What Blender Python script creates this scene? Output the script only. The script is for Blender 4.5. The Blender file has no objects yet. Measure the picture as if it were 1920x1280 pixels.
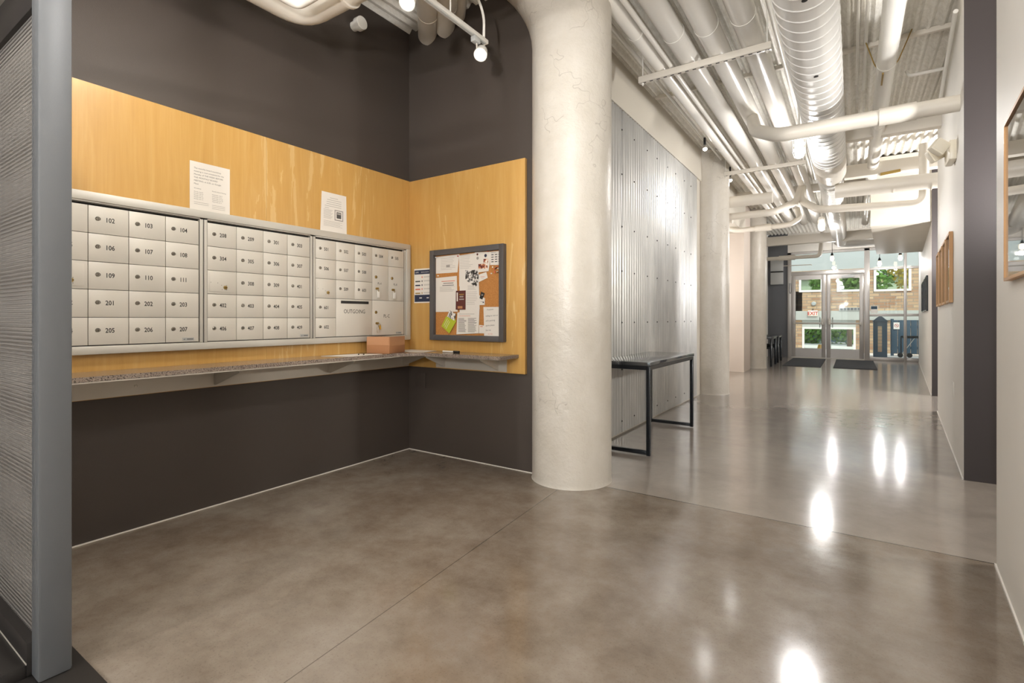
import bpy, bmesh, math, random
from mathutils import Vector, Matrix
random.seed(7)
S = bpy.context.scene
COL = S.collection
PI = math.pi

# ------------------------------------------------------------------ camera, world, sun, exposure
F_PX, HORIZON = 950.0, 597.0
YAW = math.atan2(1598 - 960, F_PX)
EYE = 1.15
cd = bpy.data.cameras.new('camera'); cam = bpy.data.objects.new('camera', cd); COL.objects.link(cam)
cd.sensor_width = 36.0; cd.sensor_fit = 'HORIZONTAL'
cd.lens = F_PX / 1920 * 36.0
cd.shift_y = -(640 - HORIZON) / 1920.0
cd.clip_start = 0.05; cd.clip_end = 200
cam.location = (0, 0, EYE)
cam.rotation_euler = (PI / 2, 0, YAW)
S.camera = cam

w = bpy.data.worlds.new('world'); S.world = w; w.use_nodes = True
nt = w.node_tree; bgn = nt.nodes['Background']
sky = nt.nodes.new('ShaderNodeTexSky'); sky.sky_type = 'HOSEK_WILKIE'
sky.sun_direction = (0.25, -0.55, 0.8); sky.turbidity = 4.0; sky.ground_albedo = 0.5
hsv = nt.nodes.new('ShaderNodeHueSaturation'); hsv.inputs['Saturation'].default_value = 0.3
nt.links.new(sky.outputs[0], hsv.inputs['Color']); nt.links.new(hsv.outputs[0], bgn.inputs[0])
bgn.inputs[1].default_value = 9.0

sd = bpy.data.lights.new('sun', 'SUN'); sd.energy = 3.5; sd.angle = 0.02; sd.color = (1, .96, .9)
sun = bpy.data.objects.new('sun', sd); COL.objects.link(sun)
sun.rotation_euler = Vector((0.3, -0.5, 0.85)).to_track_quat('Z', 'Y').to_euler()

S.view_settings.view_transform = 'Standard'; S.view_settings.look = 'None'
S.view_settings.gamma = 1.0; S.view_settings.use_curve_mapping = False
S.view_settings.exposure = 0.0
S.cycles.max_bounces = 8; S.cycles.diffuse_bounces = 5; S.cycles.glossy_bounces = 4
S.cycles.transmission_bounces = 6; S.cycles.transparent_max_bounces = 12
S.cycles.caustics_reflective = False; S.cycles.caustics_refractive = False
S.cycles.sample_clamp_indirect = 6.0
S.cycles.use_denoising = True

LAMP = (1.0, 0.985, 0.975); WARM = (1.0, .95, .86)
def lamp(name, kind, loc, power, color=LAMP, radius=0.08, target=None, spot=None, blend=0.6):
    l = bpy.data.lights.new(name, kind); l.energy = power; l.color = color
    l.shadow_soft_size = radius
    if kind == 'SPOT': l.spot_size = spot; l.spot_blend = blend
    o = bpy.data.objects.new(name, l); COL.objects.link(o); o.location = loc
    if target is not None:
        o.rotation_euler = (Vector(loc) - Vector(target)).to_track_quat('Z', 'Y').to_euler()
    return o

# ------------------------------------------------------------------ materials
def lin(h):
    h = h.lstrip('#'); out = []
    for i in (0, 2, 4):
        v = int(h[i:i + 2], 16) / 255
        out.append(v / 12.92 if v <= .04045 else ((v + .055) / 1.055) ** 2.4)
    return (*out, 1)
class Mat:
    def __init__(s, name, color='#808080', rough=.5, metal=0., spec=.5):
        s.m = bpy.data.materials.new(name); s.m.use_nodes = True
        s.t = s.m.node_tree; s.b = s.t.nodes['Principled BSDF']
        s.b.inputs['Base Color'].default_value = lin(color) if isinstance(color, str) else color
        s.b.inputs['Roughness'].default_value = rough; s.b.inputs['Metallic'].default_value = metal
        s.b.inputs['Specular IOR Level'].default_value = spec
    def n(s, ty, **k):
        nd = s.t.nodes.new(ty)
        for a, v in k.items():
            if a in nd.inputs: nd.inputs[a].default_value = v
            else: setattr(nd, a, v)
        return nd
    def l(s, a, b): s.t.links.new(a, b)
    def coords(s, scale=(1, 1, 1), rot=(0, 0, 0)):
        g = s.n('ShaderNodeNewGeometry'); m = s.n('ShaderNodeMapping')
        m.inputs['Scale'].default_value = scale; m.inputs['Rotation'].default_value = rot
        s.l(g.outputs['Position'], m.inputs[0]); return m.outputs[0]
    def noise(s, co, scale, detail=4, rough=.5, dist=0.):
        n = s.n('ShaderNodeTexNoise'); n.inputs['Scale'].default_value = scale
        n.inputs['Detail'].default_value = detail; n.inputs['Roughness'].default_value = rough
        n.inputs['Distortion'].default_value = dist
        s.l(co, n.inputs['Vector']); return n.outputs['Fac']
    def ramp(s, fac, stops, interp='LINEAR'):
        r = s.n('ShaderNodeValToRGB'); r.color_ramp.interpolation = interp
        e = r.color_ramp.elements
        e[0].position, e[0].color = stops[0][0], lin(stops[0][1])
        e[1].position, e[1].color = stops[-1][0], lin(stops[-1][1])
        for p, c in stops[1:-1]:
            x = e.new(p); x.color = lin(c)
        s.l(fac, r.inputs[0]); return r.outputs[0]
    def mix(s, fac, a, b, mode='MIX'):
        m = s.n('ShaderNodeMix'); m.data_type = 'RGBA'; m.blend_type = mode
        for sock, v in ((m.inputs[0], fac), (m.inputs[6], a), (m.inputs[7], b)):
            if isinstance(v, bpy.types.NodeSocket): s.l(v, sock)
            elif isinstance(v, str): sock.default_value = lin(v)
            else: sock.default_value = v
        return m.outputs[2]
    def math(s, op, a, b=0., c=None):
        m = s.n('ShaderNodeMath'); m.operation = op
        for i, v in enumerate((a, b, c)):
            if v is None: continue
            if isinstance(v, bpy.types.NodeSocket): s.l(v, m.inputs[i])
            else: m.inputs[i].default_value = v
        return m.outputs[0]
    def base(s, sock): s.l(sock, s.b.inputs['Base Color']); return s
    def bump(s, h, strength=.2, dist=.01):
        b = s.n('ShaderNodeBump'); b.inputs['Strength'].default_value = strength
        b.inputs['Distance'].default_value = dist
        s.l(h, b.inputs['Height']); s.l(b.outputs[0], s.b.inputs['Normal']); return s
    def rough(s, sock): s.l(sock, s.b.inputs['Roughness']); return s
def plain(name, color, rough=.5, metal=0., bump=0., scale=60, var=.0):
    m = Mat(name, color, rough, metal); co = m.coords()
    f = m.noise(co, scale, 3)
    if bump: m.bump(f, bump, .003)
    f2 = m.noise(co, 3, 4)
    c = m.b.inputs['Base Color'].default_value
    d = tuple(x * (1 - var - .04) for x in c[:3]) + (1,); u = tuple(min(1, x * (1 + var + .02)) for x in c[:3]) + (1,)
    m.base(m.mix(f2, d, u)); return m.m
def emis(name, color, strength):
    m = Mat(name, color); m.b.inputs['Emission Color'].default_value = lin(color)
    m.b.inputs['Emission Strength'].default_value = strength; return m.m

M = {}
M['white_wall'] = plain('white_wall_paint', '#e3dfd8', .45, bump=.12, scale=220)
M['beige_wall'] = plain('beige_wall_paint', '#cfc8bb', .5, bump=.12, scale=220)
M['pink_wall'] = plain('warm_grey_wall_paint', '#d2c5ba', .55, bump=.1, scale=220)
M['dark_wall'] = plain('charcoal_brown_paint', '#423a34', .6, bump=.2, scale=180)
M['recess'] = plain('dark_plum_grey_paint', '#342d2c', .6, bump=.15, scale=180)
M['slate_wall'] = plain('slate_grey_paint', '#5c5e62', .6)
M['white_paint'] = plain('glossy_white_paint', '#ece9e2', .28, bump=.06, scale=90)
M['beam_paint'] = plain('beam_white_paint', '#ddd6ca', .4, bump=.06, scale=90)
M['pipe_wrap'] = plain('pipe_wrap_white', '#ece8e0', .22, bump=.25, scale=45)
M['joint_gap'] = plain('screw_black', '#1c1a19', .8)  # flat black of the cladding screw heads
M['black_steel'] = plain('black_powder_coat', '#171b21', .22)
M['alu'] = plain('satin_aluminium', '#cbc6bc', .42, .1, var=.02)
M['alu_frame'] = plain('aluminium_frame', '#bfbbb2', .42, .2)
M['engrave'] = plain('engraved_black', '#1d1b1a', .7)
M['lock'] = plain('lock_cylinder', '#8e887e', .3, .8)
M['brass'] = plain('brass', '#a58a4f', .35, .8)
M['bracket'] = plain('mill_finish_metal', '#c6bfb4', .42, .3, var=.12)
M['storefront'] = plain('storefront_aluminium', '#b4b0ac', .35, .35)
M['paper'] = plain('white_paper', '#dcd6cd', .7)
M['ink'] = plain('grey_ink', '#4a4846', .8)
M['ink_light'] = plain('pale_grey_ink', '#9a948e', .8)
M['ink_orange'] = plain('orange_ink', '#cc6a4a', .8)
M['navy'] = plain('navy_print', '#20283f', .6)
M['lime'] = plain('lime_paper', '#a9b32a', .6)
M['board_frame'] = plain('graphite_frame', '#4d4a4a', .45)
M['photo_red'] = plain('maroon_print', '#53211c', .4, var=.3)
M['cardboard'] = plain('cardboard', '#a87650', .7, var=.15)
M['tape'] = plain('clear_tape_gloss', '#b98a68', .08)
M['oak'] = plain('oak_frame', '#b98b58', .4, var=.1)
M['cream'] = plain('cream_plastic', '#f0e8d6', .35)
M['plastic_w'] = plain('white_plastic', '#e4e1da', .35)
M['duct'] = plain('duct_galvanised', '#dedcd8', .28, .2, bump=.05, scale=30)
M['navy_paint'] = plain('navy_fence_paint', '#2c4353', .5)
M['concrete_out'] = plain('outdoor_paving', '#d8d5ce', .8, bump=.2, scale=20)
M['siding'] = plain('pale_grey_siding', '#a9aeab', .6)
M['green_siding'] = plain('sage_siding', '#9aa98c', .6)
M['canopy'] = plain('grey_green_fascia', '#b2b5ae', .5)
M['foliage'] = plain('leaves_green', '#5f8a35', .6, var=.4)
M['foliage_y'] = plain('leaves_yellow', '#b9a53c', .6, var=.4)
M['bark'] = plain('bark', '#5a4a3c', .8)
M['car_white'] = plain('white_car_paint', '#e6e6e6', .15)
M['tyre'] = plain('rubber', '#1a1a1a', .8)
M['yellow'] = plain('yellow_plastic', '#d9a018', .4)
M['red'] = plain('red_print', '#b3342a', .5)
M['globe'] = emis('jelly_jar_glow', '#fff0d8', 6)
M['bulb'] = emis('bulb_glow', '#ffe6c0', 6)
M['lens'] = emis('spot_lens_glow', '#fff4e2', 30)
M['exit_face'] = emis('exit_sign_face', '#f0dcc8', .5)
M['grey_panel'] = plain('grey_panel_metal', '#a9aaa8', .4)

m = Mat('maple_plywood', rough=.33)
co = m.coords((1, 1, 1))
g1 = m.noise(m.coords((9, 9, .9)), 1.2, 6, .6, 1.4)
g2 = m.noise(m.coords((60, 60, 1.5)), 1.5, 4, .6, .3)
g3 = m.noise(m.coords((1.6, 1.6, .35)), 1.0, 2)
c1 = m.ramp(g1, [(0, '#ad8444'), (.42, '#bd9250'), (.58, '#c39a5a'), (1, '#d4b47e')])
c2 = m.ramp(g2, [(0, '#a87c3d'), (.5, '#bf944f'), (1, '#cfab6c')])
cc = m.mix(.35, c1, c2)
streak = m.math('MULTIPLY', m.math('GREATER_THAN', g3, .52), m.math('MULTIPLY', m.math('GREATER_THAN', g1, .60), .3))
cc = m.mix(streak, cc, '#dcc08e')
m.base(cc); m.bump(g2, .04, .002); M['maple'] = m.m

m = Mat('granite', rough=.15)
v = m.noise(m.coords(), 160, 6, .7)
m.base(m.ramp(v, [(.38, '#2e2a28'), (.47, '#6e625a'), (.55, '#a39488'), (.66, '#4a423d')])); M['granite'] = m.m

m = Mat('plastered_concrete', rough=.32)
co = m.coords(); n1 = m.noise(co, 5, 6, .65); n2 = m.noise(co, 38, 4, .6)
vo = m.n('ShaderNodeTexVoronoi'); vo.feature = 'DISTANCE_TO_EDGE'; vo.inputs['Scale'].default_value = 2.2
dis = m.n('ShaderNodeVectorMath'); dis.operation = 'ADD'
nn = m.n('ShaderNodeTexNoise'); nn.inputs['Scale'].default_value = 6; m.l(co, nn.inputs['Vector'])
sc_ = m.n('ShaderNodeVectorMath'); sc_.operation = 'SCALE'; sc_.inputs['Scale'].default_value = .35
m.l(nn.outputs['Color'], sc_.inputs[0]); m.l(co, dis.inputs[0]); m.l(sc_.outputs[0], dis.inputs[1]); m.l(dis.outputs[0], vo.inputs['Vector'])
crack = m.math('LESS_THAN', vo.outputs['Distance'], .0045)
patch = m.math('GREATER_THAN', m.noise(co, 1.6, 2), .57)
crack = m.math('MULTIPLY', crack, patch)
vp = m.n('ShaderNodeTexVoronoi'); vp.inputs['Scale'].default_value = 26; m.l(co, vp.inputs['Vector'])
pit = m.math('MULTIPLY', m.math('LESS_THAN', vp.outputs['Distance'], .14), m.math('GREATER_THAN', m.noise(co, 2.2, 2), .5))
m.base(m.mix(m.math('MULTIPLY', crack, .36), m.ramp(n1, [(.3, '#c2bbaf'), (.7, '#cdc7bd')]), '#8d857b'))
h = m.math('ADD', m.math('MULTIPLY', n2, .25), m.math('MULTIPLY', n1, .8))
h = m.math('SUBTRACT', h, m.math('MULTIPLY', crack, .8)); h = m.math('SUBTRACT', h, m.math('MULTIPLY', pit, .5))
m.bump(h, .8, .014); M['plaster'] = m.m

m = Mat('polished_concrete', rough=.15)
co = m.coords()
a = m.noise(co, .9, 5, .6, .6); b = m.noise(co, 5.5, 6, .7); c = m.noise(co, 120, 3, .7)
col1 = m.ramp(a, [(.25, '#5e5144'), (.45, '#74675a'), (.6, '#867c71'), (.8, '#979088')])
col2 = m.ramp(b, [(.3, '#4d4238'), (.5, '#72675b'), (.75, '#8d857c')])
cc = m.mix(.45, col1, col2)
cc = m.mix(m.math('MULTIPLY', m.math('GREATER_THAN', c, .6), .22), cc, '#3f352c')
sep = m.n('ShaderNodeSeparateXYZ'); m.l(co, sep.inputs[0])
past_joint = m.math('MULTIPLY', m.math('GREATER_THAN', sep.outputs[1], 3.235), m.math('GREATER_THAN', sep.outputs[0], -1.95))
cc = m.mix(m.math('MULTIPLY', past_joint, .38), cc, '#b0a9a2')  # lighter, greyer tint on the corridor side of the joint
j1 = m.math('LESS_THAN', m.math('ABSOLUTE', m.math('SUBTRACT', sep.outputs[1], 3.235)), .0035)
j1 = m.math('MULTIPLY', j1, m.math('GREATER_THAN', sep.outputs[0], -1.5))
j2 = m.math('LESS_THAN', m.math('ABSOLUTE', m.math('ADD', sep.outputs[0], m.math('SUBTRACT', 1.42, m.math('MULTIPLY', sep.outputs[1], -.075)))), .0022)
j2 = m.math('MULTIPLY', m.math('MULTIPLY', j2, m.math('LESS_THAN', sep.outputs[1], 3.0)), .6)
j3 = m.math('LESS_THAN', m.math('ABSOLUTE', m.math('SUBTRACT', sep.outputs[1], 10.6)), .004)
jj = m.math('MAXIMUM', m.math('MAXIMUM', j1, j2), j3)
cc = m.mix(jj, cc, '#221d1a'); m.base(cc)
m.rough(m.math('ADD', m.math('MULTIPLY', b, .11), .09))
m.bump(m.math('SUBTRACT', m.math('ADD', m.math('MULTIPLY', b, .3), m.math('MULTIPLY', a, .4)), jj), .018, .01)
m.b.inputs['Specular IOR Level'].default_value = .75
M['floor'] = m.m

m = Mat('galvanised_corrugated', '#a5a5a3', .3, .6)
n1 = m.noise(m.coords((1, 1, .25)), 7, 4); m.base(m.ramp(n1, [(.3, '#bdbdbb'), (.7, '#d6d5d2')]))
m.rough(m.math('ADD', m.math('MULTIPLY', m.noise(m.coords(), 20, 4), .15), .31)); M['corrugated'] = m.m

m = Mat('painted_deck', '#dcd8cf', .25)
n1 = m.noise(m.coords((1, .5, 1)), 26, 5, .7)
m.base(m.ramp(n1, [(.3, '#dedad0'), (.65, '#f4f1ea')])); m.bump(n1, .7, .012); M['deck'] = m.m

m = Mat('grey_post_paint', '#5c5e60', .42, .0); m.bump(m.noise(m.coords(), 260, 2), .08, .002); M['post'] = m.m
M['post_dark'] = plain('dark_rail_paint', '#2c2927', .4, .2)

m = Mat('perforated_steel', '#8a8580', .4, .2)
co = m.coords(); sep = m.n('ShaderNodeSeparateXYZ'); m.l(co, sep.inputs[0])
P_ = .0145
def cell(o, off=0.):
    return m.math('SUBTRACT', m.math('FRACT', m.math('ADD', m.math('DIVIDE', o, P_), off)), .5)
row = m.math('FRACT', m.math('MULTIPLY', m.math('FLOOR', m.math('DIVIDE', sep.outputs[2], P_)), .5))
cx_ = m.math('SUBTRACT', m.math('FRACT', m.math('ADD', m.math('DIVIDE', sep.outputs[0], P_), row)), .5)
cz_ = cell(sep.outputs[2])
r2 = m.math('ADD', m.math('MULTIPLY', cx_, cx_), m.math('MULTIPLY', cz_, cz_))
hole = m.math('LESS_THAN', r2, .13)
tr = m.n('ShaderNodeBsdfTransparent'); mx = m.n('ShaderNodeMixShader')
m.l(hole, mx.inputs[0]); m.l(m.b.outputs[0], mx.inputs[1]); m.l(tr.outputs[0], mx.inputs[2])
m.l(mx.outputs[0], m.t.nodes['Material Output'].inputs[0]); M['perforated'] = m.m

def glassmat(name, tint='#fafdfb', power=1.0):
    m = Mat(name); fr = m.n('ShaderNodeFresnel'); fr.inputs[0].default_value = 1.45
    tr = m.n('ShaderNodeBsdfTransparent'); tr.inputs[0].default_value = lin(tint)
    gl = m.n('ShaderNodeBsdfGlossy'); gl.inputs['Roughness'].default_value = .02
    mx = m.n('ShaderNodeMixShader')
    m.l(m.math('MULTIPLY', fr.outputs[0], power), mx.inputs[0])
    m.l(tr.outputs[0], mx.inputs[1]); m.l(gl.outputs[0], mx.inputs[2])
    m.l(mx.outputs[0], m.t.nodes['Material Output'].inputs[0]); return m.m
M['glass'] = glassmat('clear_glass')
M['frame_glass'] = glassmat('picture_glass', '#ffffff', 1.6)

m = Mat('pale_brick', rough=.8)
br = m.n('ShaderNodeTexBrick'); br.inputs['Scale'].default_value = 1.0
br.inputs['Brick Width'].default_value = .3; br.inputs['Row Height'].default_value = .1
br.inputs['Mortar Size'].default_value = .012
br.inputs['Color1'].default_value = lin('#bfa27e'); br.inputs['Color2'].default_value = lin('#94694c'); br.inputs['Mortar'].default_value = lin('#7e7468')
mp = m.n('ShaderNodeMapping'); mp.inputs['Rotation'].default_value = (PI / 2, 0, 0)
g = m.n('ShaderNodeNewGeometry'); m.l(g.outputs['Position'], mp.inputs[0]); m.l(mp.outputs[0], br.inputs['Vector'])
m.base(m.mix(m.math('MULTIPLY', m.noise(m.coords(), 2.5, 4), .35), br.outputs[0], '#c9b594')); M['brick'] = m.m

m = Mat('cork', '#b27a3e', .8); n = m.noise(m.coords(), 150, 4, .7)
m.base(m.ramp(n, [(.35, '#9c6530'), (.6, '#b87f42'), (.8, '#c99558')])); M['cork'] = m.m
m = Mat('mono_print', rough=.5); n = m.noise(m.coords(), 55, 3, .6)
m.base(m.ramp(n, [(.42, '#1c1a1a'), (.5, '#8c8884'), (.56, '#dedad4')])); M['mono'] = m.m
m = Mat('city_photo', rough=.4)
n = m.noise(m.coords((1, 6, 2)), 6, 5, .7); m.base(m.ramp(n, [(.38, '#262829'), (.5, '#8b8f90'), (.62, '#dfe0df')])); M['cityprint'] = m.m
m = Mat('colour_print', rough=.5); n = m.noise(m.coords(), 40, 3, .6)
m.base(m.ramp(n, [(.3, '#22262e'), (.45, '#7a2f24'), (.52, '#c98a5a'), (.6, '#e9e2d8')])); M['colour'] = m.m
m = Mat('floor_mat', '#3b3d41', .9); m.bump(m.noise(m.coords(), 200, 3), .6, .01); M['mat'] = m.m

# ------------------------------------------------------------------ mesh builder
class MB:
    def __init__(s): s.bm = bmesh.new(); s.mats = []
    def mi(s, m):
        m = M[m] if isinstance(m, str) else m
        if m not in s.mats: s.mats.append(m)
        return s.mats.index(m)
    def face(s, vs, m, smooth=False):
        try: f = s.bm.faces.new(vs)
        except ValueError: return None
        f.material_index = m; f.smooth = smooth; return f
    def box(s, a, b, m, bevel=0., rot=0., pivot=None):
        k = s.mi(m); x0, x1 = sorted((a[0], b[0])); y0, y1 = sorted((a[1], b[1])); z0, z1 = sorted((a[2], b[2]))
        v = [s.bm.verts.new(p) for p in ((x0, y0, z0), (x1, y0, z0), (x1, y1, z0), (x0, y1, z0), (x0, y0, z1), (x1, y0, z1), (x1, y1, z1), (x0, y1, z1))]
        fs = [s.face([v[i] for i in q], k) for q in ((0, 3, 2, 1), (4, 5, 6, 7), (0, 1, 5, 4), (1, 2, 6, 5), (2, 3, 7, 6), (3, 0, 4, 7))]
        if bevel:
            es = {e for f in fs for e in f.edges}
            r = bmesh.ops.bevel(s.bm, geom=list(es), offset=bevel, segments=2, affect='EDGES', profile=.5)
            v = list({q for f in r['faces'] for q in f.verts} | {q for q in v if q.is_valid})
        if rot:
            pv = Vector(pivot or ((x0 + x1) / 2, (y0 + y1) / 2, 0))
            bmesh.ops.rotate(s.bm, verts=v, cent=pv, matrix=Matrix.Rotation(rot, 3, 'Z'))
        return s
    def prism(s, pts, d, m):
        """polygon pts (3D) extruded by vector d"""
        k = s.mi(m); d = Vector(d)
        a = [s.bm.verts.new(p) for p in pts]; b = [s.bm.verts.new(Vector(p) + d) for p in pts]
        s.face(a[::-1], k); s.face(b, k)
        for i in range(len(a)):
            j = (i + 1) % len(a); s.face([a[i], a[j], b[j], b[i]], k)
        return s
    def ring(s, c, ax, r, seg, ref=None):
        ax = Vector(ax).normalized()
        if ref is None:
            ref = Vector((0, 0, 1)) if abs(ax.z) < .9 else Vector((1, 0, 0))
        u = ax.cross(ref).normalized(); v = ax.cross(u).normalized()
        return [s.bm.verts.new(Vector(c) + (u * math.cos(2 * PI * i / seg) + v * math.sin(2 * PI * i / seg)) * r) for i in range(seg)]
    def loft(s, rings, m, caps=True):
        k = s.mi(m)
        for a, b in zip(rings, rings[1:]):
            n = len(a)
            for i in range(n):
                j = (i + 1) % n; s.face([a[i], a[j], b[j], b[i]], k, True)
        if caps: s.face(rings[0][::-1], k); s.face(rings[-1], k)
        return s
    def cyl(s, p0, p1, r, m, seg=20, r1=None):
        ax = Vector(p1) - Vector(p0)
        return s.loft([s.ring(p0, ax, r, seg), s.ring(p1, ax, r if r1 is None else r1, seg)], m)
    def prof(s, p0, ax, rz, m, seg=24, caps=True):
        """surface of revolution: rz = [(radius, distance along axis)]"""
        ax = Vector(ax).normalized(); p0 = Vector(p0)
        return s.loft([s.ring(p0 + ax * t, ax, max(r, 1e-4), seg) for r, t in rz], m, caps)
    def tube(s, pts, r, m, seg=16, bend=0.):
        P = [Vector(p) for p in pts]
        if bend:
            Q = [P[0]]
            for i in range(1, len(P) - 1):
                a = (P[i - 1] - P[i]); b = (P[i + 1] - P[i])
                q = min(bend, a.length * .49, b.length * .49)
                A = P[i] + a.normalized() * q; B = P[i] + b.normalized() * q
                for t in range(0, 7):
                    t /= 6; Q.append(A * (1 - t) ** 2 + P[i] * 2 * t * (1 - t) + B * t * t)
            Q.append(P[-1]); P = Q
        rings = []; ref = None
        for i, p in enumerate(P):
            if i == 0: d = P[1] - P[0]
            elif i == len(P) - 1: d = P[-1] - P[-2]
            else: d = (P[i] - P[i - 1]).normalized() + (P[i + 1] - P[i]).normalized()
            d.normalize()
            if ref is None:
                ref = Vector((0, 0, 1)) if abs(d.z) < .9 else Vector((1, 0, 0))
                u = d.cross(ref).normalized()
            else:
                u = (u - d * u.dot(d)).normalized()
            v = d.cross(u).normalized()
            rings.append([s.bm.verts.new(p + (u * math.cos(2 * PI * k / seg) + v * math.sin(2 * PI * k / seg)) * r) for k in range(seg)])
        return s.loft(rings, m)
    def sphere(s, c, r, m, sz=(1, 1, 1), seg=16):
        k = s.mi(m); r_ = bmesh.ops.create_uvsphere(s.bm, u_segments=seg, v_segments=seg // 2, radius=r)
        vs = r_['verts']
        for q in vs: q.co = Vector((q.co.x * sz[0], q.co.y * sz[1], q.co.z * sz[2])) + Vector(c)
        for f in {f for q in vs for f in q.link_faces}: f.material_index = k; f.smooth = True
        return s
    def quad(s, pts, m):
        k = s.mi(m); s.face([s.bm.verts.new(p) for p in pts], k); return s
    def text(s, txt, o, u, v, size, m, align='LEFT', wscale=1.0, bold=0.):
        """flat lettering: origin o, reading direction u, up direction v"""
        k = s.mi(m); cu = bpy.data.curves.new('t', 'FONT'); cu.body = txt; cu.size = size * 1.38
        cu.align_x = align; cu.resolution_u = 2; cu.offset = bold
        ob = bpy.data.objects.new('t', cu); me = ob.to_mesh()
        u = Vector(u).normalized(); v = Vector(v).normalized(); o = Vector(o)
        vs = [s.bm.verts.new(o + u * q.co.x * wscale + v * q.co.y) for q in me.vertices]
        for p in me.polygons: s.face([vs[i] for i in p.vertices], k)
        ob.to_mesh_clear(); bpy.data.objects.remove(ob); bpy.data.curves.remove(cu)
        return s
    def build(s, name, parent=None, loc=None, kind=None, sharp=35):
        me = bpy.data.meshes.new(name)
        if parent is not None: org = Vector(parent['_w'])
        elif loc is not None: org = Vector(loc)
        else: org = Vector((0, 0, 0))
        for q in s.bm.verts: q.co -= org
        if not parent: pass
        bmesh.ops.recalc_face_normals(s.bm, faces=[f for f in s.bm.faces if len(f.verts) > 0]) if s.closed() else None
        s.bm.to_mesh(me); s.bm.free()
        for mm in s.mats: me.materials.append(mm)
        me.set_sharp_from_angle(angle=math.radians(sharp))
        o = bpy.data.objects.new(name, me); COL.objects.link(o)
        if parent is not None:
            o.parent = parent; o['_w'] = tuple(org)
        else:
            o.location = org; o['_w'] = tuple(org)
        if kind: o['kind'] = kind
        return o
    def closed(s): return not any(e.is_boundary for e in s.bm.edges)

def thing(name, label, cat, loc, group=None):
    o = bpy.data.objects.new(name, None); COL.objects.link(o); o.location = loc
    o.empty_display_size = .1; o['_w'] = tuple(loc); o['label'] = label; o['category'] = cat
    if group: o['group'] = group
    return o
def tag(o, label, cat, group=None, kind=None):
    o['label'] = label; o['category'] = cat
    if group: o['group'] = group
    if kind: o['kind'] = kind
    return o
def struct(name, mb): return mb.build(name, kind='structure')

WX, EY = -3.25, 3.21          # mailbox wall, alcove end wall
CX = -1.92                    # corrugated wall plane
CZ = 3.66                     # deck height
DOORY = 17.15
def wr(y): return .348 + .065 * y     # right wall line

# ------------------------------------------------------------------ the setting
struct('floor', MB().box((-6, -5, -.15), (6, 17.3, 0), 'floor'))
# deck ceiling: ribs run along Y
b = MB(); k = b.mi('deck'); pitch = .105
def deck(y0, y1, z):
    xs = []; i = 0
    while -3.35 + i * .0095 < 5:
        x = -3.35 + i * .0095; i += 1; q = math.sin(2 * PI * x / .095)
        xs.append((x, z + .016 + .016 * max(-1, min(1, q * 1.35))))
    A = [b.bm.verts.new((x, y0, zz)) for x, zz in xs]; B = [b.bm.verts.new((x, y1, zz)) for x, zz in xs]
    for i in range(len(xs) - 1): b.face([A[i], A[i + 1], B[i + 1], B[i]], k, True)
deck(-5, 5.72, CZ); deck(5.68, 11.2, CZ + .012); deck(11.2, 17.25, CZ + .004)
b.box((-6, -5, CZ + .06), (6, 17.3, CZ + .3), 'deck')
struct('ceiling', b)
# walls, left side
struct('wall_left', MB().box((WX - .2, -5, 0), (WX, EY + .1, CZ + .05), 'dark_wall'))
struct('wall_end', MB().box((WX, EY, 0), (CX - .02, EY + .12, CZ + .05), 'dark_wall'))
b = MB().box((CX - .12, EY + .12, 0), (CX, 8.0, 3.23), 'beige_wall').box((CX - .12, EY + .12, 3.23), (CX + .025, 8.0, CZ + .05), 'beige_wall')
struct('wall_corridor', b)
b = MB().box((-4.2, 8.0, 0), (CX - .12, 8.1, CZ), 'beige_wall').box((-4.3, 8.0, 0), (-4.2, 12, CZ), 'white_wall')
b.box((-4.2, 11.8, 0), (-1.93, 12.6, CZ), 'pink_wall'); b.box((-2.33, 12.6, 0), (-2.13, 17.4, CZ), 'white_wall')
b.box((-4.2, 8.6, 3.0), (CX + .02, 11.8, CZ + .03), 'beige_wall')
struct('wall_alcove_far', b)
# right side walls (angled) with two openings
def rwall(name, y0, y1, th=.2):
    b = MB(); b.prism([(wr(y0), y0, 0), (wr(y1), y1, 0), (wr(y1) + th, y1, 0), (wr(y0) + th, y0, 0)], (0, 0, CZ + .03), 'white_wall')
    return struct(name, b)
rwall('wall_right', -5, 3.21); rwall('wall_right_middle', 4.80, 8.13); rwall('wall_right_far', 9.74, 17.3)
# baseboards: thin pale sealant lines on the floor edge
b = MB()
for y0, y1 in ((-5, 3.21), (4.80, 8.13), (9.74, 17.1)):
    b.prism([(wr(y0) - .008, y0, 0), (wr(y1) - .008, y1, 0), (wr(y1) - .001, y1, 0), (wr(y0) - .001, y0, 0)], (0, 0, .012), 'plastic_w')
struct('baseboard_right', b)
b = MB().box((WX, .7, 0), (WX + .005, EY, .006), 'paper').box((WX, EY - .005, 0), (-1.95, EY, .006), 'paper')
struct('baseboard_left', b)
b = MB()
b.box((wr(4.8) + .001, 4.79, 0), (4.2, 4.799, CZ + .03), 'recess'); b.box((wr(3.21) + .2, 3.11, 0), (4.2, 3.21, CZ + .03), 'recess'); b.box((4.2, 3.1, 0), (4.3, 4.9, CZ), 'recess')
struct('wall_cross_corridor', b)
b = MB()
b.box((wr(9.74) + .001, 9.73, 0), (4.2, 9.739, CZ + .03), 'recess'); b.box((wr(8.13) + .2, 8.03, 0), (4.2, 8.13, CZ + .03), 'recess'); b.box((4.2, 8.03, 0), (4.3, 9.84, CZ), 'recess')
struct('wall_cross_corridor_far', b)
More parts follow.
